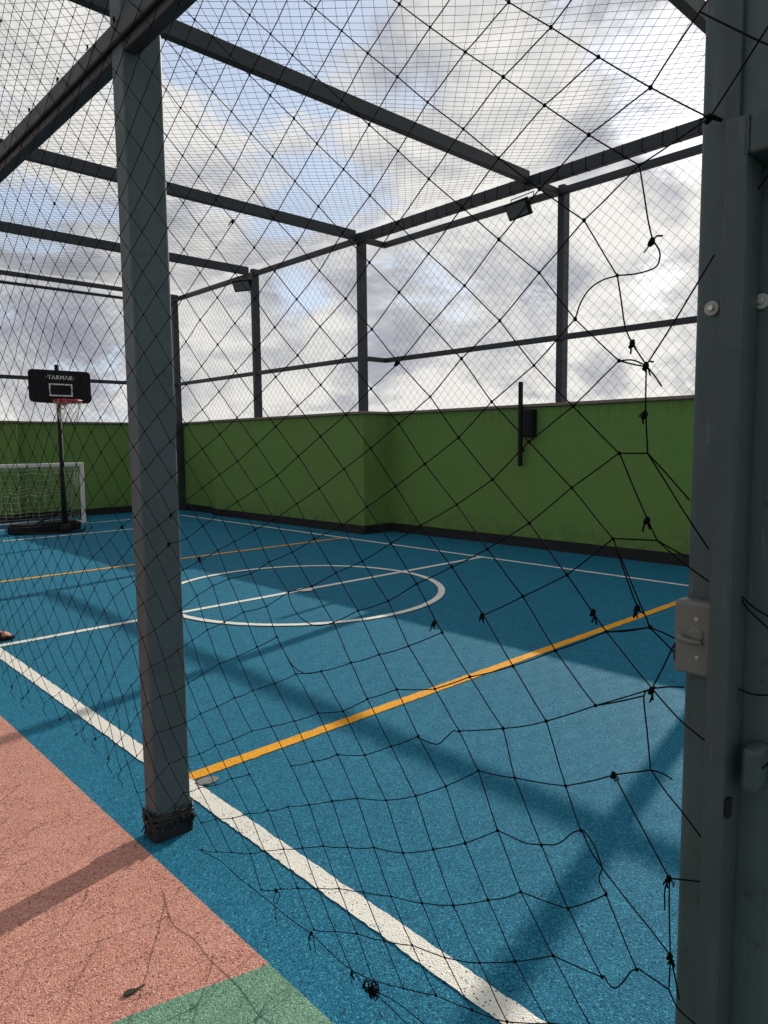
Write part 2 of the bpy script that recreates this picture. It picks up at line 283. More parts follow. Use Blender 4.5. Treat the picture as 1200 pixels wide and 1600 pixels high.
M['bolt'] = plain('galvanised_bolt', (0.5, 0.5, 0.48), 0.35, 0.5, metal=0.7)
M['nylon'] = plain('white_washer', (0.36, 0.36, 0.34), 0.6, 0.3)
M['glass'] = plain('lamp_glass', (0.13, 0.15, 0.135), 0.15, 0.6)
M['skin'] = plain('skin', (0.55, 0.24, 0.16), 0.55, 0.35, var=0.1)
M['cloth'] = plain('black_cloth', (0.014, 0.014, 0.017), 0.9, 0.15)
M['hair'] = plain('dark_hair', (0.02, 0.013, 0.01), 0.6, 0.3)
M['leaf'] = plain('dry_leaf', (0.035, 0.032, 0.026), 0.8, 0.2)

# ------------------------------------------------------------------ mesh helpers
class MB:
    def __init__(s): s.v = []; s.f = []
    def box(s, x0, x1, y0, y1, z0, z1):
        i = len(s.v)
        s.v += [(x, y, z) for z in (z0, z1) for x, y in ((x0, y0), (x1, y0), (x1, y1), (x0, y1))]
        s.f += [tuple(i + k for k in q) for q in ((3, 2, 1, 0), (4, 5, 6, 7), (0, 1, 5, 4), (1, 2, 6, 5), (2, 3, 7, 6), (3, 0, 4, 7))]
        return s
    def prism(s, pts, z0, z1):
        i = len(s.v); n = len(pts)
        s.v += [(x, y, z0) for x, y in pts] + [(x, y, z1) for x, y in pts]
        s.f.append(tuple(i + k for k in reversed(range(n)))); s.f.append(tuple(i + n + k for k in range(n)))
        s.f += [(i + k, i + (k + 1) % n, i + n + (k + 1) % n, i + n + k) for k in range(n)]
        return s
    def tube(s, pts, r, n=5, cap=True):
        pts = [Vector(p) for p in pts]
        rings = []
        prev = None
        for k, p in enumerate(pts):
            t = (pts[min(k + 1, len(pts) - 1)] - pts[max(k - 1, 0)])
            t = t.normalized() if t.length > 1e-9 else Vector((0, 0, 1))
            if prev is None:
                a = t.cross(Vector((0, 0, 1)))
                if a.length < 0.1: a = t.cross(Vector((1, 0, 0)))
            else:
                a = prev - t * prev.dot(t)
            a.normalize(); prev = a; b = t.cross(a)
            rr = r[k] if isinstance(r, (list, tuple)) else r
            i = len(s.v)
            s.v += [tuple(p + (a * math.cos(2 * PI * j / n) + b * math.sin(2 * PI * j / n)) * rr) for j in range(n)]
            rings.append(i)
        for i, j in zip(rings, rings[1:]):
            s.f += [(i + k, i + (k + 1) % n, j + (k + 1) % n, j + k) for k in range(n)]
        if cap:
            s.f.append(tuple(rings[0] + k for k in reversed(range(n)))); s.f.append(tuple(rings[-1] + k for k in range(n)))
        return s
    def blob(s, c, r, sx=1, sy=1, sz=1, seg=6, ring=4):
        i0 = len(s.v); c = Vector(c)
        s.v.append(tuple(c + Vector((0, 0, r * sz))))
        for a in range(1, ring):
            th = PI * a / ring
            for k in range(seg):
                ph = 2 * PI * k / seg
                s.v.append((c.x + r * sx * math.sin(th) * math.cos(ph), c.y + r * sy * math.sin(th) * math.sin(ph), c.z + r * sz * math.cos(th)))
        s.v.append(tuple(c - Vector((0, 0, r * sz)))); last = len(s.v) - 1
        for k in range(seg): s.f.append((i0, i0 + 1 + k, i0 + 1 + (k + 1) % seg))
        for a in range(ring - 2):
            b = i0 + 1 + a * seg
            for k in range(seg): s.f.append((b + k, b + seg + k, b + seg + (k + 1) % seg, b + (k + 1) % seg))
        b = i0 + 1 + (ring - 2) * seg
        for k in range(seg): s.f.append((last, b + (k + 1) % seg, b + k))
        return s
    def strip(s, pts, w, z, closed=False):
        """flat painted band along a polyline on the floor, its edges slightly ragged"""
        Q = []
        m = len(pts) if closed else len(pts) - 1
        for k in range(m):
            a, b = pts[k], pts[(k + 1) % len(pts)]
            n_ = max(1, int(math.hypot(b[0] - a[0], b[1] - a[1]) / 0.022))
            Q += [(a[0] + (b[0] - a[0]) * j / n_, a[1] + (b[1] - a[1]) * j / n_) for j in range(n_)]
        if not closed: Q.append(pts[-1])
        pts = Q; rg = random.Random(len(pts))
        P = [Vector((p[0], p[1], 0)) for p in pts]; n = len(P); L = []
        for k in range(n):
            a = P[(k - 1) % n] if closed or k > 0 else P[k]
            b = P[(k + 1) % n] if closed or k < n - 1 else P[k]
            t = (b - a).normalized(); q = Vector((-t.y, t.x, 0)) * w / 2
            L.append((P[k] + q * (1 + rg.gauss(0, 0.045)), P[k] - q * (1 + rg.gauss(0, 0.045))))
        i = len(s.v)
        for a, b in L: s.v += [(a.x, a.y, z), (b.x, b.y, z)]
        for k in range(n if closed else n - 1):
            j = (k + 1) % n
            s.f.append((i + 2*k + 1, i + 2*j + 1, i + 2*j, i + 2*k))
        return s
    def xform(s, mat, start=0):
        for k in range(start, len(s.v)): s.v[k] = tuple(mat @ Vector(s.v[k]))
        return s
    def build(s, name, mat, parent=None, smooth=False, bevel=0, seg=2):
        me = bpy.data.meshes.new(name); me.from_pydata(s.v, [], s.f); me.validate(); me.update()
        me.materials.append(mat)
        if smooth: me.polygons.foreach_set('use_smooth', [True] * len(me.polygons))
        o = bpy.data.objects.new(name, me); col.objects.link(o)
        if parent:
            o.parent = parent; o.matrix_parent_inverse = parent.matrix_world.inverted() if False else Matrix.Translation(parent.location).inverted()
        if bevel:
            b = o.modifiers.new('bevel', 'BEVEL'); b.width = bevel; b.segments = seg; b.limit_method = 'ANGLE'
        return o

def tag(o, label=None, cat=None, group=None, kind=None):
    if label: o['label'] = label
    if cat: o['category'] = cat
    if group: o['group'] = group
    if kind: o['kind'] = kind
    return o

def empty(name, loc, label, cat, group=None):
    o = bpy.data.objects.new(name, None); col.objects.link(o); o.location = loc
    o.empty_display_size = 0.1
    return tag(o, label, cat, group)

def smooth_line(pts, sub=5):
    """Catmull-Rom through the points"""
    P = [Vector(p) for p in pts]
    if len(P) < 3: return P
    out = []
    for k in range(len(P) - 1):
        a = P[k - 1] if k else P[0] * 2 - P[1]
        b, c = P[k], P[k + 1]
        d = P[k + 2] if k + 2 < len(P) else P[-1] * 2 - P[-2]
        for q in range(sub):
            t = q / sub
            out.append(0.5 * ((2 * b) + (c - a) * t + (2 * a - 5 * b + 4 * c - d) * t * t + (3 * b - a - 3 * c + d) * t ** 3))
    out.append(P[-1])
    return out

# ------------------------------------------------------------------ floor
def sheet(name, pts, z, mat):
    mb = MB(); mb.v = [(x, y, z) for x, y in pts]; mb.f = [tuple(range(len(pts)))]
    return tag(mb.build(name, mat), kind='structure')
sheet('ground', [(-600, -600), (600, -600), (600, 600), (-600, 600)], -0.30, M['ground'])
sheet('court_floor', [(1.10, -6), (9.2, -6), (9.2, 17), (1.10, 17)], 0, M['blue'])
CURVE = [(1.10, 1.700), (1.004, 1.723), (0.881, 1.760), (0.743, 1.794), (0.662, 1.812), (0.45, 1.85), (0.1, 1.84), (-0.35, 1.72), (-0.9, 1.45), (-1.6, 0.95), (-2.4, 0.5), (-4.5, 0.2)]
CURVE = [(p.x, p.y) for p in smooth_line([(x, y, 0) for x, y in CURVE], 4)]
sheet('salmon_walkway', [(-4.5, 17), *reversed(CURVE), (1.10, 17)], 0, M['salmon'])
sheet('green_walkway', [(-4.5, -6), (1.10, -6), *CURVE], 0, M['green'])

Z1, Z2 = 0.004, 0.008
XA, XB, YM, YE = 1.465, 7.45, 6.03, 14.5
mk = MB()
mk.strip([(XA, -5.5), (XA, YE + 0.03)], 0.085, Z1)
mk.strip([(XB, -5.5), (XB, YE + 0.03)], 0.06, Z1)
tag(mk.build('sideline_marking', M['white_line']), kind='structure')
mk = MB()
mk.strip([(XA + 0.0426, YM), (XB - 0.0301, YM)], 0.07, Z1)
mk.strip([(XA + 0.0426, YE), (XB - 0.0301, YE)], 0.06, Z1)
tag(mk.build('crossline_marking', M['white_line']), kind='structure')
CX = (XA + XB) / 2
mk = MB(); mk.strip([(CX + 1.47 * math.cos(a * PI / 48), YM + 1.47 * math.sin(a * PI / 48)) for a in range(96)], 0.07, Z2, True)
tag(mk.build('centre_circle_marking', M['white_line']), kind='structure')
mk = MB(); mk.v = [(CX + 0.085 * math.cos(a * PI / 12), YM - 0.03 + 0.085 * math.sin(a * PI / 12), Z2 + 0.004) for a in range(24)]; mk.f = [tuple(range(24))]
tag(mk.build('centre_spot_marking', M['white_line']), kind='structure')
arc = [(CX - 0.86 - 1.74 * math.sin(PI/2 - a * PI / 24), YE - 1.74 * math.cos(PI/2 - a * PI / 24)) for a in range(13)]
arc2 = [(2 * CX - x, y) for x, y in reversed(arc)]
mk = MB(); mk.strip([p for p in arc[1:] + arc2[:-1]], 0.06, Z2)
tag(mk.build('goal_area_marking', M['white_line']), kind='structure')
mk = MB()
mk.strip([(XA + 0.0426, 2.962), (XB - 0.0301, 2.962)], 0.075, Z1); mk.strip([(XA + 0.0426, 8.93), (XB - 0.0301, 8.93)], 0.07, Z1)
tag(mk.build('orange_marking', M['orange_line']), kind='structure')
mb = MB(); cx, cy = 1.548, 2.868
ring = [(cx + math.cos(a) * 0.052 * (1 + 0.18 * rnd.uniform(-1, 1)), cy + math.sin(a) * 0.036 * (1 + 0.18 * rnd.uniform(-1, 1))) for a in [2 * PI * k / 26 for k in range(26)]]
mb.prism(ring, 0.0005, 0.009)
tag(mb.build('socket_cover', M['patch'], bevel=0.004), 'small grey granular round cover in the blue floor where orange and white lines meet', 'floor cover')

# ------------------------------------------------------------------ walls
WH = 2.035
inner = [(8.60, -5.5), (8.60, 9.0), (7.97, 9.0), (7.97, 14.05), (8.16, 14.05), (8.16, 16.1)]
def offset_poly(pts, d):           # to the +x side (outside)
    return [(x + d, y) for x, y in pts]
w = empty('green_wall', (8.6, 4, 0), 'long lime green parapet wall with stepped bay running behind the touchline', 'wall')
MB().prism([*inner[:-1], (8.16, 16.098), (8.85, 16.098), (8.85, -5.5)], 0, WH).build('wall_body', M['wall'], w, bevel=0.012)
cp = [(8.56, -5.5), (8.56, 8.96), (7.93, 8.96), (7.93, 14.09), (8.12, 14.09), (8.12, 16.058), (8.90, 16.058), (8.90, -5.5)]
MB().prism(cp, WH, WH + 0.045).build('coping', M['coping'], w, bevel=0.008)
sk = MB()
T = 0.018
sk.box(8.60 - T, 8.60, -5.5, 9.0 - T, 0.0, 0.15); sk.box(7.97 - T, 8.60, 9.0 - T, 9.0, 0.0, 0.15)
sk.box(7.97 - T, 7.97, 9.0, 14.05, 0.0, 0.15); sk.box(8.16 - T, 8.16, 14.07, 16.08, 0, 0.15); sk.box(7.97 - T, 8.16, 14.05, 14.07, 0, 0.15)
sk.build('skirting', M['skirting'], w)
w2 = empty('end_wall', (4.5, 16.1, 0), 'lime green end wall behind the goal and the basketball hoop', 'wall')
MB().prism([(8.84, 16.1), (8.84, 16.4), (-1, 16.4), (-1, 15.9), (4.59, 15.9), (4.59, 16.1)], 0, WH + 0.002).build('wall_body', M['wall'], w2, bevel=0.012)
MB().prism([(8.88, 16.06), (8.88, 16.45), (-1, 16.45), (-1, 15.86), (4.63, 15.86), (4.63, 16.06)], WH + 0.002, WH + 0.046).build('coping', M['coping'], w2, bevel=0.008)
sk = MB(); sk.box(4.59, 8.14, 16.1 - T, 16.1, 0, 0.15); sk.box(-1, 4.59, 15.9 - T, 15.9, 0, 0.15)
sk.build('skirting', M['skirting'], w2)

# ------------------------------------------------------------------ steel cage
cage = empty('steel_cage_frame', (1.2, 2.6, 0), 'dark grey steel cage of square posts, roof beams and rails over the blue court', 'steel frame')
TOP = 4.85
def post(x0, x1, y0, y1, z0, z1, mat=None, label=None):
    o = MB().box(x0, x1, y0, y1, z0, z1).build('post', mat or M['steel'], cage, bevel=0.010, seg=3)
    if label: o['label'] = label
    return o
front = post(1.15, 1.30, 2.545, 2.643, 0, TOP, M['steel_post'], 'thick foreground post with black tape round its foot')
tp = MB()
def rrect(x0, x1, y0, y1, r, n=4):
    out = []
    for cxx, cyy, a0 in ((x1 - r, y1 - r, 0), (x0 + r, y1 - r, 90), (x0 + r, y0 + r, 180), (x1 - r, y0 + r, 270)):
        out += [(cxx + r * math.cos(R(a0 + 90 * k / n)), cyy + r * math.sin(R(a0 + 90 * k / n))) for k in range(n + 1)]
    return out
tp.prism(rrect(1.143, 1.307, 2.538, 2.650, 0.014), 0.001, 0.062)
rr = random.Random(3)
for k in range(7):                         # windings of cord and tape round the foot
    z = 0.058 + 0.0075 * k; g = 0.003 + 0.007 * rr.random()
    pr = rrect(1.15 - g, 1.30 + g, 2.545 - g, 2.643 + g, 0.016)
    tp.tube([(x, y, z + 0.011 * math.sin(j * 0.45 + k * 2) + rr.uniform(-.003, .003)) for j, (x, y) in enumerate(pr + pr[:1])], 0.0055, 5)
for k in range(60):                        # frayed ends
    x = rr.choice([1.143, 1.306, rr.uniform(1.15, 1.30)]); y = 2.538 if 1.15 < x < 1.3 else rr.uniform(2.54, 2.645)
    p = Vector((x, y, rr.uniform(0.04, 0.12)))
    tp.tube([p, p + Vector((rr.uniform(-.018, .012), rr.uniform(-.02, .005), rr.uniform(-.02, .02))), p + Vector((rr.uniform(-.03, .02), rr.uniform(-.03, .01), rr.uniform(-.05, .02)))], 0.0035, 4)
tpo = tp.build('tape_wrap', M['tape'], front)
gatepost = post(1.15, 1.25, 0.352, 0.502, 0, TOP, M['steel_post'], 'wide post beside the gate')
gp = MB(); gp.box(1.138, 1.1495, 0.440, 0.462, 1.90, TOP - 0.02)
gp.build('cover_strip', M['gate'], gatepost, bevel=0.003)
post(1.15, 1.30, -1.75, -1.65, 0, TOP, M['steel_post'])
post(1.15, 1.30, 5.62, 5.72, 0, TOP, M['steel_post'])
post(1.15, 1.30, 9.0, 9.1, 0, TOP, M['steel_post'])
post(1.15, 1.30, 12.2, 12.3, 0, TOP, M['steel_post'])
WZ = WH + 0.045
for y in (-0.45, 2.62, 5.62):
    post(8.60, 8.75, y - 0.05, y + 0.05, WZ, 5.0 - 0.005)
for y in (9.10, 12.3):
    post(8.0, 8.15, y - 0.05, y + 0.05, WZ, 5.0 - 0.005)
post(8.0, 8.14, 15.62, 15.74, 0, 4.94)
def beam(name, b, label=None):
    o = MB().box(*b).build(name, M['steel'], cage, bevel=0.007, seg=2)
    if label: o['label'] = label
    return o
YB = [2.60, 5.62, 9.02, 12.22]
for y in YB:
    beam('roof_beam', (-1.6, 7.898, y, y + 0.085, 4.852, 5.0))
    if y < 6: beam('roof_beam_stub', (8.002, 8.598, y + 0.005, y + 0.08, 4.855, 4.94))
beam('roof_beam', (-1.6, 7.898, -0.5, -0.415, 4.852, 5.0))
beam('roof_beam', (-1.6, 8.0, 15.33, 15.42, 4.872, 4.955))
beam('eave_beam', (7.9, 8.0, -5.5, 9.12, 4.80, 4.945))
beam('eave_beam', (1.16, 1.24, -5.5, 15.32, 4.70, 4.845))
# thin net rails along the wall line, jogging round the stepped bay
def rail(z, s):
    h = s / 2
    beam('net_rail', (8.602 - h, 8.60 + h, -5.5, 9.05, z - h, z + h))
    beam('net_rail', (8.152, 8.60 + h, 9.052, 9.052 + s, z - h, z + h))
    beam('net_rail', (8.06 - h, 8.06 + h, 9.151, 12.249, z - h, z + h))
    beam('net_rail', (8.06 - h, 8.06 + h, 12.351, 15.619, z - h, z + h))
    ze = 4.795 if z > 4 else z - 0.02; he = 0.028 if z > 4 else h
    beam('net_rail', (-1, 7.998, 15.68 - he, 15.68 + he, ze - he, ze + he))
rail(4.90, 0.085); rail(2.965, 0.075)
beam('handrail_beam', (1.152, 1.208, 0.503, 2.5445, 2.93, 3.03)); beam('handrail_beam', (1.152, 1.208, 2.6435, 5.6195, 2.93, 3.03))
beam('handrail_beam', (1.152, 1.208, 5.7205, 8.9995, 2.93, 3.03)); beam('handrail_beam', (1.152, 1.208, 9.1005, 12.2, 2.93, 3.03))
beam('net_flat_bar', (1.131, 1.1485, 0.51, 12.2, 2.962, 3.028))

# ------------------------------------------------------------------ front net
XN = 1.125
import numpy as np
nodes = {}
for a, row in KNOTS.items():
    for b, q in row.items(): nodes[(a, b)] = q
lin = lambda a, b: (1.423 - 0.095 * a - 0.093 * b, 2.576 + 0.062 * a - 0.084 * b)
KK = np.array(list(nodes.keys()), float); KV = np.array(list(nodes.values()))
KD = KV - np.array([lin(a, b) for a, b in KK])
r2 = random.Random(11)
known = set(nodes)
for PASS in (0, 1):
  known = set(nodes)
  TORN = {(-11, 11), (-18, 4), (-17, 17), (-21, 15), (-19, 17), (-20, 17)}
  for a in range(-75, 40):
      for b in range(-60, 26):
          if (a, b) in known or (a, b) in TORN: continue
          y, z = lin(a, b)
          if not (-0.8 < y < 7.4 and -0.1 < z < 4.78): continue
          d2 = np.sum((KK - (a, b)) ** 2, axis=1); idx = np.argsort(d2)[:6]
          dmin = math.sqrt(d2.min())
          wgt = 1 / d2[idx]; dd = (KD[idx] * wgt[:, None]).sum(0) / wgt.sum()
          s = min(max((1.35 - z) / 1.15, 0), 1)
          sg = np.array((0.16 * s * (0.7 + 0.3 * math.sin(y * 1.7)), 0.12 * s + 0.012 * math.sin(y * 2.3 + z * 1.7)))
          w8 = min(max((dmin - 1.5) / 5, 0), 1)
          if y > 1.8: dd = dd * (1 - w8) + sg * w8
          else: dd = dd * max(0, 1 - dmin / 12)
          jit = (0.003 + 0.010 * s) if dmin > 1.5 else 0.002
          y += dd[0] + r2.uniform(-jit, jit); z += dd[1] + r2.uniform(-jit, jit)
          nb = sum(((a + i, b + j) in known) for i, j in ((1, 0), (-1, 0), (0, 1), (0, -1)))
          ok = (nb >= 2 and z > 0.7 and y > 0.7) or (nb >= 2 and y > 1.9 and z > 0.3) or (y > 2.62 and z > 0.20 + 0.02 * math.sin(y * 9)) or z > 1.95
          if y < 0.6 and z < 2.35: ok = False
          if not ok: continue
          nodes[(a, b)] = (y, z)
def hang(y, z, x=XN):
    """the loose foot of the net drifts in over the court, away from the posts"""
    f = min(max((0.95 - z) / 0.75, 0), 1) ** 1.4 * min(max((abs(y - 2.595) - 0.09) / 0.25, 0), 1) * min(max((y - 0.72) / 0.3, 0), 1)
    k = 1 + 0.055 * f
    return Vector((x * k, y * k, max(1.55 - (1.55 - z) * k, 0.012)))
xoff = {}
for k, (y, z) in nodes.items():
    xoff[k] = XN + (0.004 * math.sin(y * 3 + z * 2) if z > 1.3 else 0.012 * math.sin(y * 4.1 + z * 3) * min(1, (1.3 - z)))
# next to the foreground post the cords lie against it
P3 = {k: hang(y, z, xoff[k]) for k, (y, z) in nodes.items()}
skip = {((-6, 16), (-5, 16)), ((-9, 14), (-8, 14)), ((-8, 14), (-9, 14)), ((-7, 12), (-6, 12)), ((-6, 16), (-7, 16)), ((-7, 16), (-6, 16)), ((-7, 16), (-8, 16)), ((-8, 16), (-7, 16)),
        ((-7, 18), (-6, 18)), ((-12, 11), (-11, 11)), ((0, 9), (1, 9)), ((-6, 16), (-6, 17)), ((-5, 14), (-5, 15)), ((-4, 14), (-4, 15)), ((-3, 13), (-3, 14)), ((0, 9), (0, 10)), ((-5, 16), (-4, 16)),
        ((-5, 15), (-5, 16)), ((-6, 18), (-5, 18)), ((-4, 13), (-4, 14)), ((-5, 14), (-4, 14)), ((-2, 11), (-1, 11)), ((-1, 10), (0, 10)), ((-1, 9), (0, 9)), ((-3, 13), (-2, 13)), ((-1, 10), (-1, 11)), ((0, 8), (0, 9))}
KEEP = {((0, 8), (0, 9)), ((-4, 13), (-4, 14)), ((-5, 14), (-4, 14))}
net = MB()
RC = 0.0013
r3 = random.Random(5)
for (a, b), p in P3.items():
    for q in ((a, b + 1), (a + 1, b)):
        if q not in P3: continue
        e = ((a, b), q)
        if e in skip and e not in KEEP: continue
        p2 = P3[q]
        L = (p2 - p).length
        if L > 0.25: continue
        sag = (0.0005 if p.z > 1.4 else 0.0008 + 0.0045 * r3.random() ** 2 * min(1, 1.4 - p.z)) * (1 if L > 0.08 else 2)
        if p.y > 1.8 and p.z < 1.1 and r3.random() < 0.03: continue
        pts = []
        for t in (0, 0.33, 0.67, 1):
            m = p.lerp(p2, t); m.z -= sag * 4 * t * (1 - t) * (0.5 if abs(p2.z - p.z) > 0.09 else 1); m.x += 0.0006 * math.sin(t * 6.28)
            pts.append(m)
        net.tube(pts, RC, 5, cap=False)
    net.blob(p, r3.uniform(0.0030, 0.0038), 1.0, 1.0, 1.15, 6, 4)
front_net = net.build('safety_net', M['cord'], None, smooth=True)
tag(front_net, 'torn black knotted safety net with wide diamond mesh hung in front of the nearest post', 'net')
for s in STRANDS:
    L = smooth_line([hang(y, z, XN - 0.002) for y, z in s], 5)
    MB().tube(L, 0.0014, 5).build('mended_cord', M['cord'], front_net, smooth=True)
def tuft(c, size=1.0, n=3):
    c = c - Vector((0.003, 0, 0)); tie = MB()
    tie.blob(c, 0.0046 * size, 1, 1.1, 1.5, 7, 5)
    tie.blob(c + Vector((0, 0.003, -0.005)), 0.0036 * size, 1, 1.2, 1, 6, 4)
    for k in range(n):
        d = Vector((r3.uniform(-.6, .4), r3.uniform(-1, 1), r3.uniform(-1.4, .5))).normalized() * r3.uniform(0.006, 0.017) * size
        e = c + d + Vector((0, r3.uniform(-.006, .006), -0.006 * size))
        tie.tube([c, c + d * 0.6, e], 0.0016, 4)
    tie.build('tie_knot', M['cord'], front_net, smooth=True)
for y, z in TIES: tuft(hang(y, z))
# knots and frayed ends along the bottom edge and on the far side of the post
low = [(k, p) for k, p in P3.items() if p.y > 2.5 and p.z < 0.33 and (k[0], k[1] + 1) not in P3]
for k, p in low:
    if r3.random() < 0.6: tuft(p, 0.75, 3)
for k, p in P3.items():
    if r3.random() < 0.014 and p.y > 1.5: tuft(p, 0.9, 3)
# slack loops hanging from the bottom edge
for k, p in low:
    if r3.random() < 0.5:
        q = p + Vector((0, r3.uniform(-.02, .02), 0))
        MB().tube(smooth_line([q, q + Vector((-.01, .012, -.03)), q + Vector((0, -.006, -.06)), q + Vector((.004, .01, -.075))], 4), 0.0016, 4).build('loose_end', M['cord'], front_net, smooth=True)
# lashings that hold the nets to the rails
for k in range(9):
    tuft(Vector((1.130, 1.9 + 0.31 * k + r3.uniform(-.05, .05), 3.03)), 0.9, 4)
eb = next(o for o in bpy.data.objects if o.name == 'eave_beam')
for k in range(34):
    y = 1.2 + 0.225 * k + r3.uniform(-.04, .04); w_ = r3.uniform(-.015, .015)
    MB().tube([(7.896, y, 4.797), (7.896, y + w_, 4.948), (8.004, y + w_, 4.948), (8.004, y, 4.797), (7.896, y, 4.797)], 0.0035, 4).build('lashing', M['cord'], eb)
# the big tangle near the bottom edge
tc_ = hang(*TIES[15]); ty, tz = tc_.y, tc_.z
tie = MB()
for k in range(9):
    c = Vector((tc_.x, ty + r3.uniform(-.02, .02), tz + r3.uniform(-.012, .012)))
    rr_ = r3.uniform(.008, .018); ph = r3.random() * 6; tl = r3.uniform(-1, 1)
    tie.tube([c + Vector((rr_ * 0.5 * math.sin(t * 1.3 + ph), rr_ * math.cos(t + ph), rr_ * (math.sin(t + ph) * 0.8 + tl * 0.3 * math.cos(t)))) for t in [j * 0.6 for j in range(10)]], 0.0019, 4)
tie.build('tangle', M['cord'], front_net, smooth=True)

# ------------------------------------------------------------------ fine nets
def grid_net(name, label, cat, fams, rad, parent=None):
    mb = MB()
    for line in fams: mb.tube(line, rad, 3, cap=False)
    o = mb.build(name, M['fine_cord']); return tag(o, label, cat)
# roof net: square mesh laid at 45 degrees to the beams, sagging between them
r4 = random.Random(21)
def roof_z(x, y):
    t = 0
    ys = [-0.5] + YB + [15.4]
    for a, b in zip(ys, ys[1:]):
        if a <= y <= b:
            u = (y - a) / (b - a); t = 4 * u * (1 - u) * min(0.07 * (b - a) / 3.2, 0.09)
            break
    e = max(0.0, min(1.0, (7.9 - x) / 1.5))
    return 5.012 - t * e + 0.012 * math.sin(x * 2.1 + y * 1.3)
lines = []
X0, X1, Y0, Y1 = -1.6, 7.95, -0.5, 15.45
s2 = math.sqrt(0.5); CELL = 0.10
k = int((X0 - Y1) * s2 / CELL)
for fam in (0, 1):
    # fam 0 runs along (1,-1), fam 1 along (1,1)
    lo = (X0 + Y0) * s2 if fam == 0 else (X0 - Y1) * s2
    hi = (X1 + Y1) * s2 if fam == 0 else (X1 - Y0) * s2
    n = int((hi - lo) / CELL)
    for i in range(n):
        c = lo + (i + 0.5) * CELL
        jit = r4.uniform(-.012, .012); ph = r4.uniform(0, 6.28)
        pts = []
        steps = 150
        for j in range(steps + 1):
            t = -13 + 28 * j / steps
            cc = c + jit + 0.028 * math.sin(t * 1.5 + c * 1.9) * math.sin(t * 0.7 + c * 0.6) + 0.012 * math.sin(t * 3.1 + c * 4.0)
            x, y = ((cc + t) * s2, (cc - t) * s2) if fam == 0 else ((cc + t) * s2, (t - cc) * s2)
            if X0 <= x <= X1 and Y0 <= y <= Y1: pts.append((x, y, roof_z(x, y)))
        if len(pts) > 2: lines.append(pts)
grid_net('roof_net', 'fine grey square mesh net stretched over the roof beams', 'net', lines, FINE_R)
def wall_net(name, label, origin, du, width, z0, z1, cell, sx, sz):
    """diamond mesh net hanging in the vertical plane through origin along du"""
    lines = []
    o = Vector(origin); d = Vector(du)
    rj = random.Random(len(name) + int(width * 10))
    H = z1 - z0
    for fam in (1, -1):
        ratio = sz / sx
        n = int((width + H / ratio) / sx) + 2
        for i in range(-int(H / ratio / sx) - 1, int(width / sx) + int(H / ratio / sx) + 2):
            pts = []
            for j in range(40 + 1):
                z = H * j / 40
                u = i * sx + fam * z / ratio * 1.0 if fam == 1 else i * sx - z / ratio
                u += 0.022 * math.sin(z * 2.6 + i * 0.31 * 1.0) * math.sin(u * 1.1) + 0.008 * math.sin(z * 7 + i)
                if 0 <= u <= width:
                    p = o + d * u; pts.append((p.x, p.y, z0 + z))
            if len(pts) > 2: lines.append(pts)
    return lines
lines = wall_net('far', '', (8.66, -5.4, 0), (0, 1, 0), 14.4, 2.08, 4.94, 0.12, 0.155, 0.16)
lines += wall_net('far', '', (8.115, 9.1, 0), (0, 1, 0), 6.55, 2.08, 4.94, 0.12, 0.155, 0.16)
grid_net('touchline_net', 'fine pale diamond mesh net above the long green wall', 'net', lines, FINE_R)
lines = wall_net('end', '', (-1, 15.72, 0), (1, 0, 0), 9.0, 2.08, 4.86, 0.12, 0.155, 0.16)
grid_net('end_net', 'fine diamond mesh net above the green wall behind the hoop', 'net', lines, FINE_R)

# ------------------------------------------------------------------ gate
g = empty('gate', (1.1, 0.42, 0), 'grey steel tube gate standing closed against the wide post at the right', 'gate')
fr = MB()
fr.box(1.08, 1.143, 0.405, 0.437, 0.06, 2.0)
fr.build('gate_stile', M['gate'], g, bevel=0.004)
fr = MB(); fr.box(1.08, 1.143, -0.62, 0.4045, 1.945, 2.0); fr.build('gate_rail', M['gate'], g, bevel=0.004)
fr = MB(); fr.box(1.08, 1.143, -0.62, 0.4045, 0.06, 0.11); fr.build('gate_rail', M['gate'], g, bevel=0.004)
fr = MB(); fr.box(1.08, 1.143, -0.657, -0.6205, 0.06, 2.0); fr.build('gate_stile', M['gate'], g, bevel=0.004)
fr = MB(); fr.box(1.10, 1.1485, 0.366, 0.3885, 1.02, 1.085); fr.build('latch_box', M['gate'], g, bevel=0.005)
fr = MB(); fr.box(1.083, 1.097, 0.3975, 0.4045, 0.975, 1.005); fr.build('latch_tongue', M['black'], g, bevel=0.002)
for y in (0.474, 0.402):
    t = MB(); n0 = 0
    t.tube([(1.1495, y, 1.752), (1.143, y, 1.752)], 0.0115, 20)
    wsh = t.build('washer', M['nylon'], gatepost, bevel=0.002)
    t = MB(); t.tube([(1.1428, y, 1.752), (1.139, y, 1.752)], 0.005, 6); t.build('bolt_head', M['bolt'], wsh, bevel=0.001)
# weld beads at the gate corner and grime on its joints
for yy, z0_ in ((0.4052, 1.945), (0.4052, 0.06)):
    wb = MB()
    for k in range(16): wb.blob((1.0795, yy + r3.uniform(-.0008, .0008), z0_ + 0.002 + k * 0.0034), 0.0026, 0.5, 1, 1, 6, 4)
    wb.build('weld_bead', M['gate'], g, smooth=True)
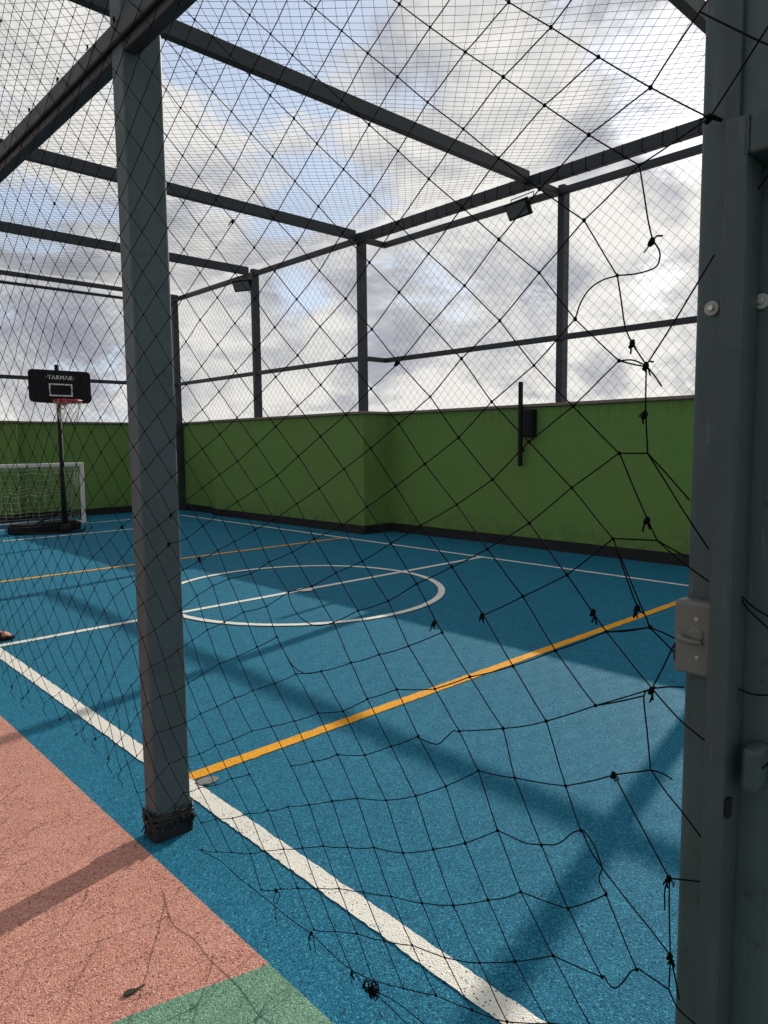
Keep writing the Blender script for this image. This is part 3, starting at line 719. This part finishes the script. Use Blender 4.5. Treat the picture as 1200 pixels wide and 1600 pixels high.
# switch box on the post
sw = empty('switch_box', (1.14, 0.49, 1.17), 'pale grey switch box with a lever and two screws on the post beside the gate', 'switch')
MB().box(1.117, 1.149, 0.444, 0.5065, 1.1735, 1.2935).build('cover', M['grey_plastic'], sw, bevel=0.007, seg=4)
t = MB(); t.blob((1.1175, 0.4705, 1.2400), 0.0135, 0.3, 1, 1, 20, 10); t.build('lever_boss', M['grey_plastic'], sw, smooth=True)
t = MB(); t.tube(smooth_line([(1.113, 0.4965, 1.2335), (1.110, 0.490, 1.2325), (1.110, 0.478, 1.2305), (1.112, 0.4575, 1.2300)], 5), [0.0046, 0.0056, 0.0058, 0.0058, 0.0056, 0.0053, 0.005, 0.0047, 0.0045, 0.0043, 0.0041, 0.0039, 0.0037, 0.0035, 0.0032, 0.0025], 10)
t.build('lever', M['grey_plastic'], sw, smooth=True)
for y, z in ((0.4698, 1.2655), (0.4672, 1.2040)):
    t = MB(); t.tube([(1.1175, y, z), (1.1152, y, z)], 0.0036, 14); sc_ = t.build('screw', M['bolt'], sw, bevel=0.0008)
    t = MB(); t.box(1.1147, 1.1151, y - 0.0026, y + 0.0026, z - 0.0005, z + 0.0005); t.build('screw_slot', M['black'], sc_)
t = MB(); t.box(1.1157, 1.1166, 0.5030, 0.5045, 1.193, 1.222); t.build('slot', M['black'], sw)

# ------------------------------------------------------------------ floodlights
def floodlight(loc, rotz, tilt, label):
    t = empty('floodlight', loc, label, 'floodlight', 'floodlights under the cage roof')
    t.rotation_euler = (0, 0, rotz)
    mt = Matrix.Translation(loc) @ Matrix.Rotation(rotz, 4, 'Z') @ Matrix.Rotation(tilt, 4, 'X')
    m0 = Matrix.Translation(loc) @ Matrix.Rotation(rotz, 4, 'Z')
    def add(mb, name, mat, m, parent, **kw):
        o = mb.build(name, mat, None, **kw); o.parent = parent
        if parent is t: o.matrix_local = m0.inverted() @ m
        return o
    b = MB().box(-0.205, 0.205, -0.03, 0.03, -0.115, 0.115)
    body = add(b, 'housing', M['black'], mt, t, bevel=0.012)
    f = MB().box(-0.175, 0.175, -0.036, -0.0305, -0.085, 0.085); add(f, 'lens', M['glass'], Matrix(), body)
    f = MB(); 
    for k in range(9): f.box(-0.16 + 0.04 * k - 0.004, -0.16 + 0.04 * k + 0.004, 0.0305, 0.055, -0.09, 0.09)
    add(f, 'cooling_fins', M['black'], Matrix(), body)
    f = MB().tube([(-0.212, 0, 0), (-0.212, 0.06, 0.10), (-0.212, 0.07, 0.19), (0.212, 0.07, 0.19), (0.212, 0.06, 0.10), (0.212, 0, 0)], 0.008, 6)
    add(f, 'bracket', M['black'], m0, t)
    return t
floodlight((8.35, 6.13, 4.74), R(-90 - 8), R(28), 'black floodlight hung under the eave beam near the corner of the stepped bay')
floodlight((7.93, 12.52, 4.70), R(-90 + 25), R(30), 'small black floodlight beside the second slim post, near the far corner')

# ------------------------------------------------------------------ speaker and pole on the long wall
sp = empty('wall_speaker', (8.5, 6.04, 1.6), 'slim black box speaker fixed on the green wall beside an upright black bar', 'speaker')
MB().box(8.45, 8.60, 5.955, 6.125, 1.605, 2.005).build('cabinet', M['black'], sp, bevel=0.03, seg=4)
MB().box(8.443, 8.4495, 5.985, 6.095, 1.64, 1.97).build('grille', M['cloth'], sp, bevel=0.003)
MB().box(8.50, 8.53, 6.1255, 6.164, 1.80, 1.83).build('arm', M['black'], sp)
pl = empty('upright_bar', (8.55, 6.2, 1.2), 'slim upright black bar fixed to the green wall left of the black box', 'bar')
b = MB().box(8.49, 8.54, 6.165, 6.215, 1.19, 2.40); b.build('bar', M['black'], pl, bevel=0.004)
MB().box(8.5405, 8.60, 6.175, 6.205, 1.40, 1.44).build('wall_clip', M['black'], pl); MB().box(8.5405, 8.60, 6.175, 6.205, 1.86, 1.90).build('wall_clip', M['black'], pl)

# ------------------------------------------------------------------ basketball hoop
hp = empty('basketball_hoop', (4.49, 13.14, 0), 'portable basketball hoop with black backboard standing in front of the goal', 'basketball hoop')
tk = MB(); 
m4 = Matrix.Translation((4.32, 13.68, 0)) @ Matrix.Rotation(R(8), 4, 'Z')
tk.prism(rrect(-0.62, 0.62, -0.26, 0.26, 0.18, 6), 0.015, 0.14); tk.prism(rrect(-0.56, 0.56, -0.21, 0.21, 0.15, 6), 0.14, 0.175); tk.xform(m4)
bs = tk.build('base_tank', M['black'], hp, bevel=0.02, seg=3)
t = MB(); t.tube(smooth_line([(3.86, 13.52, .05), (3.92, 13.30, 0.03), (4.2, 13.13, 0.025), (4.5, 13.08, 0.025), (4.8, 13.15, 0.025), (4.95, 13.45, 0.05)], 6), 0.018, 8); t.build('base_bar', M['black'], hp, smooth=True)
t = MB(); t.tube([(4.49, 13.16, 0.42), (4.15, 13.62, 0.16)], 0.016, 8); t.tube([(4.49, 13.16, 0.42), (4.72, 13.66, 0.16)], 0.016, 8); t.build('strut', M['black'], hp, smooth=True)
t = MB(); t.tube([(4.49, 13.14, 0.02), (4.49, 13.14, 1.1), (4.49, 13.14, 1.12), (4.49, 13.14, 2.97)], [0.045, 0.045, 0.038, 0.038], 16); t.build('pole', M['black'], hp, smooth=True)
t = MB(); t.blob((4.49, 13.12, 0.09), 0.1, 1, 1, 0.9, 10, 6); t.build('pole_foot', M['black'], hp, smooth=True)
bb = MB(); prof = rrect(-0.52, 0.52, -0.275, 0.275, 0.07, 6)
# bowed bottom edge
prof2 = []
for x, z in prof: prof2.append((x, z - (0.02 * (1 - (x / 0.52) ** 2) if z < 0 else 0)))
low_pts = [(x, -0.275 - 0.02 * (1 - (x / 0.52) ** 2)) for x in (-0.3, -0.15, 0, 0.15, 0.3)]
idx = next(i for i, (x, z) in enumerate(prof) if x > 0 and z < -0.27)
prof2 = prof2[:idx] + low_pts + prof2[idx:]
bb.prism(prof2, -0.016, 0.016)
BX, BY, BZ = 4.485, 12.99, 2.585
mB = Matrix.Translation((BX, BY, BZ)) @ Matrix.Rotation(R(90), 4, 'X')
bb.xform(mB); board = bb.build('backboard', M['black'], hp, bevel=0.004)
t = MB()
def sq(x0, x1, z0, z1, w):
    for a in ((x0, x1, z0, z0 + w), (x0, x1, z1 - w, z1), (x0, x0 + w, z0 + w, z1 - w), (x1 - w, x1, z0 + w, z1 - w)):
        t.box(BX + a[0], BX + a[1], BY - 0.0195, BY - 0.0163, BZ + a[2], BZ + a[3])
sq(-0.195, 0.195, -0.17, 0.045, 0.022); t.build('target_frame', M['board_print'], board)
cu = bpy.data.curves.new('lettering', 'FONT'); cu.body = '\u00b7TARMAK\u00b7'; cu.size = 0.098; cu.align_x = 'CENTER'; cu.extrude = 0.0015; cu.space_character = 1.12; cu.offset = 0.0012
tmp = bpy.data.objects.new('tmp', cu); col.objects.link(tmp)
bpy.context.view_layer.update()
me = bpy.data.meshes.new_from_object(tmp.evaluated_get(bpy.context.evaluated_depsgraph_get()))
me.transform(Matrix.Translation((BX, BY - 0.0185, BZ + 0.118)) @ Matrix.Rotation(R(90), 4, 'X'))
bpy.data.objects.remove(tmp)
me.materials.clear(); me.materials.append(M['board_print'])
lt = bpy.data.objects.new('lettering', me); col.objects.link(lt); lt.parent = board; lt.matrix_parent_inverse = Matrix.Identity(4)
t = MB(); RX, RY, RZ, RR = 4.49, 12.70, 2.325, 0.228
t.tube([(RX + RR * math.cos(a * PI / 20), RY + RR * math.sin(a * PI / 20), RZ) for a in range(41)], 0.012, 8)
t.box(RX - 0.06, RX + 0.06, RY + RR - 0.02, BY - 0.017, RZ - 0.012, RZ + 0.012)
t.box(RX - 0.07, RX + 0.07, BY - 0.030, BY - 0.0175, RZ - 0.07, RZ + 0.05)
t.tube([(RX - 0.1, RY + 0.2, RZ), (RX, BY - 0.03, RZ - 0.14)], 0.009, 6); t.tube([(RX + 0.1, RY + 0.2, RZ), (RX, BY - 0.03, RZ - 0.14)], 0.009, 6)
rim = t.build('rim', M['red'], hp, smooth=False)
t = MB()
for fam in (1, -1):
    for k in range(12):
        pts = []
        for j in range(9):
            v = j / 8; a = 2 * PI * k / 12 + fam * v * 1.15
            q = RR * (1 - 0.42 * v ** 0.8); pts.append((RX + q * math.cos(a), RY + q * math.sin(a), RZ - 0.01 - 0.36 * v))
        t.tube(pts, 0.0035, 4)
t.build('hoop_net', M['white_cord'], rim, smooth=True)
MB().box(4.45, 4.53, 13.007, 13.095, 2.40, 2.44).build('board_bracket', M['black'], hp); MB().box(4.45, 4.53, 13.007, 13.095, 2.70, 2.74).build('board_bracket', M['black'], hp)

# ------------------------------------------------------------------ small goal
gl = empty('football_goal', (4.47, 14.5, 0), 'small white tube football goal with loose white net before the end wall', 'goal')
GX0, GX1, GY, GH = 3.60, 5.325, 14.5, 1.225
for x in (GX0, GX1):
    t = MB().box(x - 0.035, x + 0.035, GY - 0.035, GY + 0.035, 0.010, GH - 0.0705); t.build('goal_post', M['white_steel'], gl, bevel=0.012, seg=3)
t = MB().box(GX0 - 0.035, GX1 + 0.035, GY - 0.035, GY + 0.035, GH - 0.07, GH); t.build('crossbar', M['white_steel'], gl, bevel=0.012, seg=3)
t = MB(); 
for x in (GX0, GX1): t.tube([(x, GY + 0.036, 0.03), (x, GY + 0.75, 0.03)], 0.018, 8); t.tube([(x, GY + 0.75, 0.03), (x, GY + 0.36, GH - 0.05), (x, GY + 0.036, GH - 0.03)], 0.013, 8)
t.tube([(GX0, GY + 0.75, 0.03), (GX1, GY + 0.75, 0.03)], 0.018, 8); t.build('back_frame', M['white_steel'], gl, smooth=True)
r6 = random.Random(9)
def gnet(u, v):
    x = GX0 + (GX1 - GX0) * u
    prof = [(0.04, GH - 0.05), (0.30, GH - 0.14), (0.50, GH - 0.45), (0.62, 0.62), (0.70, 0.30), (0.72, 0.10)]
    f = v * (len(prof) - 1); i = min(int(f), len(prof) - 2); q = f - i
    dy = prof[i][0] * (1 - q) + prof[i + 1][0] * q; z = prof[i][1] * (1 - q) + prof[i + 1][1] * q
    s = math.sin(PI * v)
    x += 0.035 * s * math.sin(u * 19 + v * 5); dy += 0.05 * s * math.sin(u * 23 + v * 9); z -= 0.05 * s * abs(math.sin(u * 12))
    return (x, GY + dy, max(z, 0.03))
t = MB()
for k in range(15): t.tube([gnet(k / 14, j / 22) for j in range(23)], 0.0038, 4)
for k in range(1, 14): t.tube([gnet(j / 44, k / 13) for j in range(45)], 0.0038, 4)
for x in (GX0, GX1):
    for k in range(1, 7):
        z = GH * k / 7.5; d = 0.72 - 0.5 * (z / GH) ** 2
        t.tube([(x, GY + 0.03, z), (x, GY + d, z - 0.04)], 0.0036, 4)
    for k in range(1, 6):
        d = 0.7 * k / 6; t.tube([(x, GY + d, 0.04), (x, GY + d, max(0.1, GH * (1 - (d / 0.72) ** 2 * 0.8) - 0.1))], 0.0036, 4)
t.build('goal_net', M['white_cord'], gl, smooth=True)

# ------------------------------------------------------------------ person just outside the left edge: one sandalled foot shows
def skin_body(name, V, E, Rr, mat, parent=None, root=0, sub=2):
    me = bpy.data.meshes.new(name); me.from_pydata(V, E, []); me.materials.append(mat)
    o = bpy.data.objects.new(name, me); col.objects.link(o)
    if parent: o.parent = parent
    m = o.modifiers.new('skin', 'SKIN'); m.use_smooth_shade = True
    for i, v in enumerate(me.skin_vertices[0].data):
        v.radius = Rr[i] if isinstance(Rr[i], tuple) else (Rr[i], Rr[i]); v.use_root = (i == root)
    s = o.modifiers.new('sub', 'SUBSURF'); s.levels = sub; s.render_levels = sub
    return o
PX, PY = 1.36, 6.42
pe = empty('person', (PX, PY, 0), 'person in black sandals, one foot showing at the left edge on the halfway line', 'person')
fw = Vector((0.92, -0.38, 0)).normalized(); sd = Vector((-fw.y, fw.x, 0))
def pp(f, s, z): q = Vector((0, 0, 0)) + fw * f + sd * s; return (q.x, q.y, z)
V = [pp(0, 0, 0.95), pp(0, 0, 1.12), pp(0, 0, 1.32), pp(0, 0, 1.42), pp(0.01, 0, 1.50), pp(0.02, 0, 1.60), pp(0.02, 0, 1.70),
     pp(0, 0.09, 0.90), pp(0.02, 0.10, 0.50), pp(-0.02, 0.10, 0.10), pp(0, -0.09, 0.90), pp(0.12, -0.10, 0.50), pp(0.16, -0.11, 0.10),
     pp(0, 0.19, 1.40), pp(-0.02, 0.23, 1.12), pp(0.06, 0.22, 0.88), pp(0, -0.19, 1.40), pp(-0.02, -0.23, 1.12), pp(0.06, -0.22, 0.88),
     pp(0.05, 0.11, 0.045), pp(0.14, 0.115, 0.030), pp(0.24, -0.115, 0.045), pp(0.33, -0.12, 0.030)]
E = [(0,1),(1,2),(2,3),(3,4),(4,5),(5,6),(0,7),(7,8),(8,9),(0,10),(10,11),(11,12),(3,13),(13,14),(14,15),(3,16),(16,17),(17,18),(9,19),(19,20),(12,21),(21,22)]
Rr = [(.12,.09),(.11,.08),(.12,.085),(.08,.06),.055,.085,.072,.08,.06,.04,.09,.06,.04,.055,.042,.032,.055,.042,.032,.038,(.042,.02),.038,(.042,.02)]
bd = skin_body('body', V, E, Rr, M['skin'], pe)
V2 = [pp(0, 0, 0.98), pp(0, 0, 1.10), pp(0, 0.09, 0.90), pp(0.02, 0.10, 0.50), pp(-0.02, 0.10, 0.115), pp(0, -0.09, 0.90), pp(0.12, -0.10, 0.50), pp(0.16, -0.11, 0.115), pp(0, 0, 1.26), pp(0, 0, 1.38), pp(0, 0, 1.455)]
E2 = [(0,1),(0,2),(2,3),(3,4),(0,5),(5,6),(6,7),(1,8),(8,9),(9,10)]
skin_body('clothing', V2, E2, [(.18,.14),(.18,.14),.115,.088,.078,.115,.088,.078,(.20,.15),(.19,.14),.075], M['cloth'], pe)
for sg in (-1, 1):
    skin_body('sleeve', [pp(0, sg * 0.06, 1.39), pp(0, sg * 0.17, 1.375), pp(-0.012, sg * 0.225, 1.27), pp(-0.02, sg * 0.235, 1.13)], [(0,1),(1,2),(2,3)], [.085, .092, .078, .07], M['cloth'], pe)
    hd = MB(); hd.blob(Vector(pp(0.075, sg * 0.218, 0.835)), 0.042, 0.75, 0.55, 1.2, 10, 8)
    for j in range(4):
        f_ = 0.046 + 0.019 * j; L_ = (0.072, 0.082, 0.078, 0.060)[3 - j]
        hd.tube([pp(f_, sg * 0.219, 0.81), pp(f_ + 0.006, sg * 0.214, 0.80 - L_ * 0.55), pp(f_ + 0.004, sg * 0.200, 0.80 - L_)], [0.010, 0.009, 0.006], 8)
    hd.tube([pp(0.10, sg * 0.212, 0.85), pp(0.125, sg * 0.200, 0.82), pp(0.122, sg * 0.192, 0.785)], [0.012, 0.010, 0.007], 8)
    hd.build('hand', M['skin'], None, smooth=True).parent = pe
fc = MB()
fc.tube([pp(0.085, 0, 1.655), pp(0.112, 0, 1.615), pp(0.088, 0, 1.605)], [0.009, 0.014, 0.01], 8)
for sgn in (-1, 1): fc.blob(Vector(pp(0.0, sgn * 0.082, 1.63)), 0.028, 0.7, 0.6, 1.2, 8, 6)
o = fc.build('nose_and_ears', M['skin'], None, smooth=True); o.parent = pe
for sgn in (-1, 1):
    ey = MB(); ey.blob(Vector(pp(0.082, sgn * 0.033, 1.652)), 0.012, 0.8, 1, 0.7, 8, 6); o = ey.build('eye', M['hair'], None, smooth=True); o.parent = pe
mo = MB(); mo.tube([pp(0.085, -0.024, 1.578), pp(0.093, 0, 1.576), pp(0.085, 0.024, 1.578)], 0.006, 6); o = mo.build('mouth', M['red'], None, smooth=True); o.parent = pe
hb = MB(); c = Vector(pp(-0.022, 0, 1.70)); hb.blob(c, 0.098, 1, 1, 0.95, 12, 8); hb.build('hair', M['hair'], None, smooth=True).parent = pe
for f0, s0 in ((-0.02, 0.10), (0.16, -0.11)):
    t = MB()
    out = [(-0.07, -0.035), (0.0, -0.042), (0.10, -0.05), (0.19, -0.04), (0.225, -0.01), (0.21, 0.03), (0.14, 0.05), (0.0, 0.042), (-0.07, 0.03), (-0.085, 0)]
    pts = [(pp(f0 + a, s0 + b, 0)[0], pp(f0 + a, s0 + b, 0)[1]) for a, b in out]
    t.prism(pts, 0.009, 0.028)
    for a in (0.03, 0.115):
        t.tube(smooth_line([pp(f0 + a, s0 - 0.05, 0.02), pp(f0 + a + 0.01, s0 - 0.042, 0.05), pp(f0 + a + 0.01, s0, 0.078 if a < 0.1 else 0.062), pp(f0 + a + 0.01, s0 + 0.042, 0.05), pp(f0 + a, s0 + 0.05, 0.02)], 5), 0.011, 6)
    o = t.build('sandal', M['black'], None, bevel=0.003); o.parent = pe
    toes = MB()
    for j in range(5):
        b = -0.034 + 0.017 * j; L = 0.05 - 0.004 * abs(j - 1) * 1.5
        toes.tube([pp(f0 + 0.12, s0 + b, 0.045), pp(f0 + 0.15 + L * 0.4, s0 + b * 1.05, 0.046), pp(f0 + 0.15 + L, s0 + b * 1.05, 0.036)], [0.011, 0.0095, 0.006], 8)
    o = toes.build('toes', M['skin'], None, smooth=True); o.parent = pe

# ------------------------------------------------------------------ dry leaf on the walkway
lf = MB()
out = [(-0.038, 0.0), (-0.030, 0.013), (-0.012, 0.016), (0.004, 0.010), (0.012, 0.004), (0.030, 0.006), (0.048, 0.002), (0.030, 0.001), (0.012, -0.005), (-0.004, -0.012), (-0.022, -0.013), (-0.034, -0.008)]
ml = Matrix.Translation((0.757, 1.874, 0.003)) @ Matrix.Rotation(R(-8), 4, 'Z')
lf.prism([(x * 0.74, y * 0.74) for x, y in out], 0.001, 0.004); lf.xform(ml)
tag(lf.build('dry_leaf', M['leaf']), 'small dark dry leaf lying on the salmon walkway', 'leaf')

# ------------------------------------------------------------------ camera, sun, sky
cam = bpy.data.cameras.new('camera'); co = bpy.data.objects.new('camera', cam); col.objects.link(co)
cam.sensor_fit = 'VERTICAL'; cam.sensor_height = 36; cam.sensor_width = 27; cam.lens = 25.0207; cam.clip_end = 3000; cam.clip_start = 0.02
Rw = Matrix(CAM_R).transposed()
co.matrix_world = Matrix.Translation((0, 0, 1.55)) @ Rw.to_4x4()
sc.camera = co

SUN = Vector((1, 0.205, 0.485)).normalized()
el = math.asin(SUN.z)
sl = bpy.data.lights.new('sun', 'SUN'); sl.energy = SUN_E; sl.angle = R(0.53); sl.color = (1.0, 0.93, 0.82)
so = bpy.data.objects.new('sun', sl); col.objects.link(so); so.rotation_euler = SUN.to_track_quat('Z', 'Y').to_euler(); so.location = (10, 5, 12)

wd = bpy.data.worlds.new('World'); sc.world = wd; wd.use_nodes = True
nt = wd.node_tree; nt.nodes.clear()
outn = nt.nodes.new('ShaderNodeOutputWorld'); bg = nt.nodes.new('ShaderNodeBackground')
nt.links.new(bg.outputs[0], outn.inputs[0]); bg.inputs['Strength'].default_value = SKY_S
sky = nt.nodes.new('ShaderNodeTexSky'); sky.sky_type = 'NISHITA'; sky.sun_disc = False
sky.sun_elevation = el; sky.sun_rotation = math.atan2(SUN.x, SUN.y); sky.altitude = 50; sky.air_density = 1.0; sky.dust_density = 1.5
tc = nt.nodes.new('ShaderNodeTexCoord'); dirv = tc.outputs['Generated']
def vdot(v, d):
    n = nt.nodes.new('ShaderNodeVectorMath'); n.operation = 'DOT_PRODUCT'; nt.links.new(v, n.inputs[0]); n.inputs[1].default_value = d
    return n.outputs['Value']
def bumpf(d, rad, wgt):
    n = nt.nodes.new('ShaderNodeMapRange'); n.interpolation_type = 'SMOOTHSTEP'
    nt.links.new(vdot(dirw, Vector(d).normalized()), n.inputs['Value'])
    n.inputs['From Min'].default_value = math.cos(rad); n.inputs['From Max'].default_value = 1.0
    n.inputs['To Min'].default_value = 0; n.inputs['To Max'].default_value = wgt
    return n.outputs[0]
# slightly warped direction so that the big patches get ragged outlines
wn = nt.nodes.new('ShaderNodeTexNoise'); wn.inputs['Scale'].default_value = 5; wn.inputs['Detail'].default_value = 4
nt.links.new(dirv, wn.inputs['Vector'])
vm = nt.nodes.new('ShaderNodeVectorMath'); vm.operation = 'MULTIPLY_ADD'
nt.links.new(wn.outputs['Color'], vm.inputs[0]); vm.inputs[1].default_value = (0.16, 0.16, 0.12)
va = nt.nodes.new('ShaderNodeVectorMath'); va.operation = 'ADD'; nt.links.new(dirv, va.inputs[0]); va.inputs[1].default_value = (-0.08, -0.08, -0.06)
nt.links.new(va.outputs[0], vm.inputs[2]); 
nz = nt.nodes.new('ShaderNodeVectorMath'); nz.operation = 'NORMALIZE'; nt.links.new(vm.outputs[0], nz.inputs[0]); dirw = nz.outputs[0]
# cloud layer: direction projected on a flat ceiling
sx = nt.nodes.new('ShaderNodeSeparateXYZ'); nt.links.new(dirv, sx.inputs[0])
zz = mth(nt, 'MAXIMUM', mth(nt, 'ADD', sx.outputs['Z'], 0.15), 0.05)
cx_ = nt.nodes.new('ShaderNodeCombineXYZ'); nt.links.new(mth(nt, 'DIVIDE', sx.outputs['X'], zz), cx_.inputs[0]); nt.links.new(mth(nt, 'DIVIDE', sx.outputs['Y'], zz), cx_.inputs[1])
P = cx_.outputs[0]
def wnoise(vec, scale, detail, rough, dist, off):
    mp = nt.nodes.new('ShaderNodeMapping'); mp.inputs['Location'].default_value = off
    nt.links.new(vec, mp.inputs['Vector'])
    return noise(nt, mp.outputs[0], scale, detail, rough, dist)
den = wnoise(P, 1.5, 12, 0.66, 0.5, (2.3, 7.1, 0))
det = wnoise(P, 5.0, 10, 0.70, 0.4, (5.3, 1.1, 0))
thick = wnoise(P, 1.6, 11, 0.66, 0.7, (9.3, 3.7, 2))
def addall(base, items, sign):
    s = base
    for d, rad, wg in items: s = mth(nt, 'ADD', s, bumpf(d, rad, wg * sign))
    return s
den = mth(nt, 'ADD', mth(nt, 'MULTIPLY', den, 0.75), mth(nt, 'MULTIPLY', det, 0.25))
low = nt.nodes.new('ShaderNodeMapRange'); low.interpolation_type = 'SMOOTHSTEP'
nt.links.new(sx.outputs['Z'], low.inputs['Value']); low.inputs['From Min'].default_value = 0.02; low.inputs['From Max'].default_value = 0.16; low.inputs['To Min'].default_value = 0.07; low.inputs['To Max'].default_value = 0
# heaped cumulus low over the parapet
mp = nt.nodes.new('ShaderNodeMapping'); mp.inputs['Scale'].default_value = (1, 1, 1.9); nt.links.new(dirv, mp.inputs['Vector'])
heap = noise(nt, mp.outputs[0], 9.5, 11, 0.68, 0.35)
heap2 = noise(nt, mp.outputs[0], 6.5, 11, 0.68, 0.6)
lowf = nt.nodes.new('ShaderNodeMapRange'); lowf.interpolation_type = 'SMOOTHSTEP'
nt.links.new(sx.outputs['Z'], lowf.inputs['Value']); lowf.inputs['From Min'].default_value = 0.26; lowf.inputs['From Max'].default_value = 0.06; lowf.inputs['To Max'].default_value = 0.85
def fmix(a, b):
    n = nt.nodes.new('ShaderNodeMix'); n.data_type = 'FLOAT'
    nt.links.new(lowf.outputs[0], n.inputs[0]); nt.links.new(a, n.inputs[2]); nt.links.new(b, n.inputs[3]); return n.outputs[0]
den = fmix(den, heap)
den = addall(den, BLUE, -1); den = addall(den, WHITE, 1)
thick = mth(nt, 'ADD', mth(nt, 'MULTIPLY', thick, 0.62), mth(nt, 'MULTIPLY', det, 0.38))
thick = fmix(thick, heap2)
thick = mth(nt, 'ADD', mth(nt, 'MULTIPLY', mth(nt, 'SUBTRACT', thick, 0.5), 1.45), 0.455)
thick = mth(nt, 'SUBTRACT', thick, mth(nt, 'MULTIPLY', low.outputs[0], 1.1))
thick = addall(thick, DARK, 1); thick = addall(thick, WHITE, -0.8)
den = mth(nt, 'ADD', den, low.outputs[0])
cov = nt.nodes.new('ShaderNodeMapRange'); cov.interpolation_type = 'SMOOTHSTEP'
nt.links.new(den, cov.inputs['Value']); cov.inputs['From Min'].default_value = 0.37; cov.inputs['From Max'].default_value = 0.50
sun_d = mth(nt, 'MAXIMUM', vdot(dirv, SUN), 0.0)
glow = mth(nt, 'ADD', mth(nt, 'MULTIPLY', mth(nt, 'POWER', sun_d, 4), 0.08), 0.82)
glow = mth(nt, 'ADD', glow, mth(nt, 'MULTIPLY', mth(nt, 'POWER', sun_d, 40), 0.04))
ccol = ramp(nt, thick, [(0.35, (0.96, 0.94, 0.89)), (0.45, (0.79, 0.78, 0.76)), (0.54, (0.61, 0.615, 0.635)), (0.64, (0.46, 0.465, 0.52)), (0.82, (0.34, 0.345, 0.41))])
cc = nt.nodes.new('ShaderNodeMix'); cc.data_type = 'RGBA'; cc.blend_type = 'MULTIPLY'; cc.inputs['Factor'].default_value = 1
nt.links.new(ccol, cc.inputs[6])
gc = nt.nodes.new('ShaderNodeCombineColor'); 
for i in range(3): nt.links.new(mth(nt, 'MULTIPLY', glow, CLOUD_L / SKY_S), gc.inputs[i])
nt.links.new(gc.outputs[0], cc.inputs[7])
skyc = mix(nt, 0.72, sky.outputs[0], (0.50 / SKY_S, 0.585 / SKY_S, 0.72 / SKY_S))   # thin veil of high haze over the blue
fin = nt.nodes.new('ShaderNodeMix'); fin.data_type = 'RGBA'
nt.links.new(mth(nt, 'MULTIPLY', cov.outputs[0], 0.96), fin.inputs['Factor']); nt.links.new(skyc, fin.inputs[6]); nt.links.new(cc.outputs[2], fin.inputs[7])
nt.links.new(fin.outputs[2], bg.inputs['Color'])

sc.view_settings.view_transform = 'Standard'; sc.view_settings.look = 'None'
sc.view_settings.gamma = 1; sc.view_settings.exposure = EXPO; sc.view_settings.use_curve_mapping = False
sc.cycles.max_bounces = 4; sc.cycles.diffuse_bounces = 3; sc.cycles.glossy_bounces = 2; sc.cycles.transmission_bounces = 1
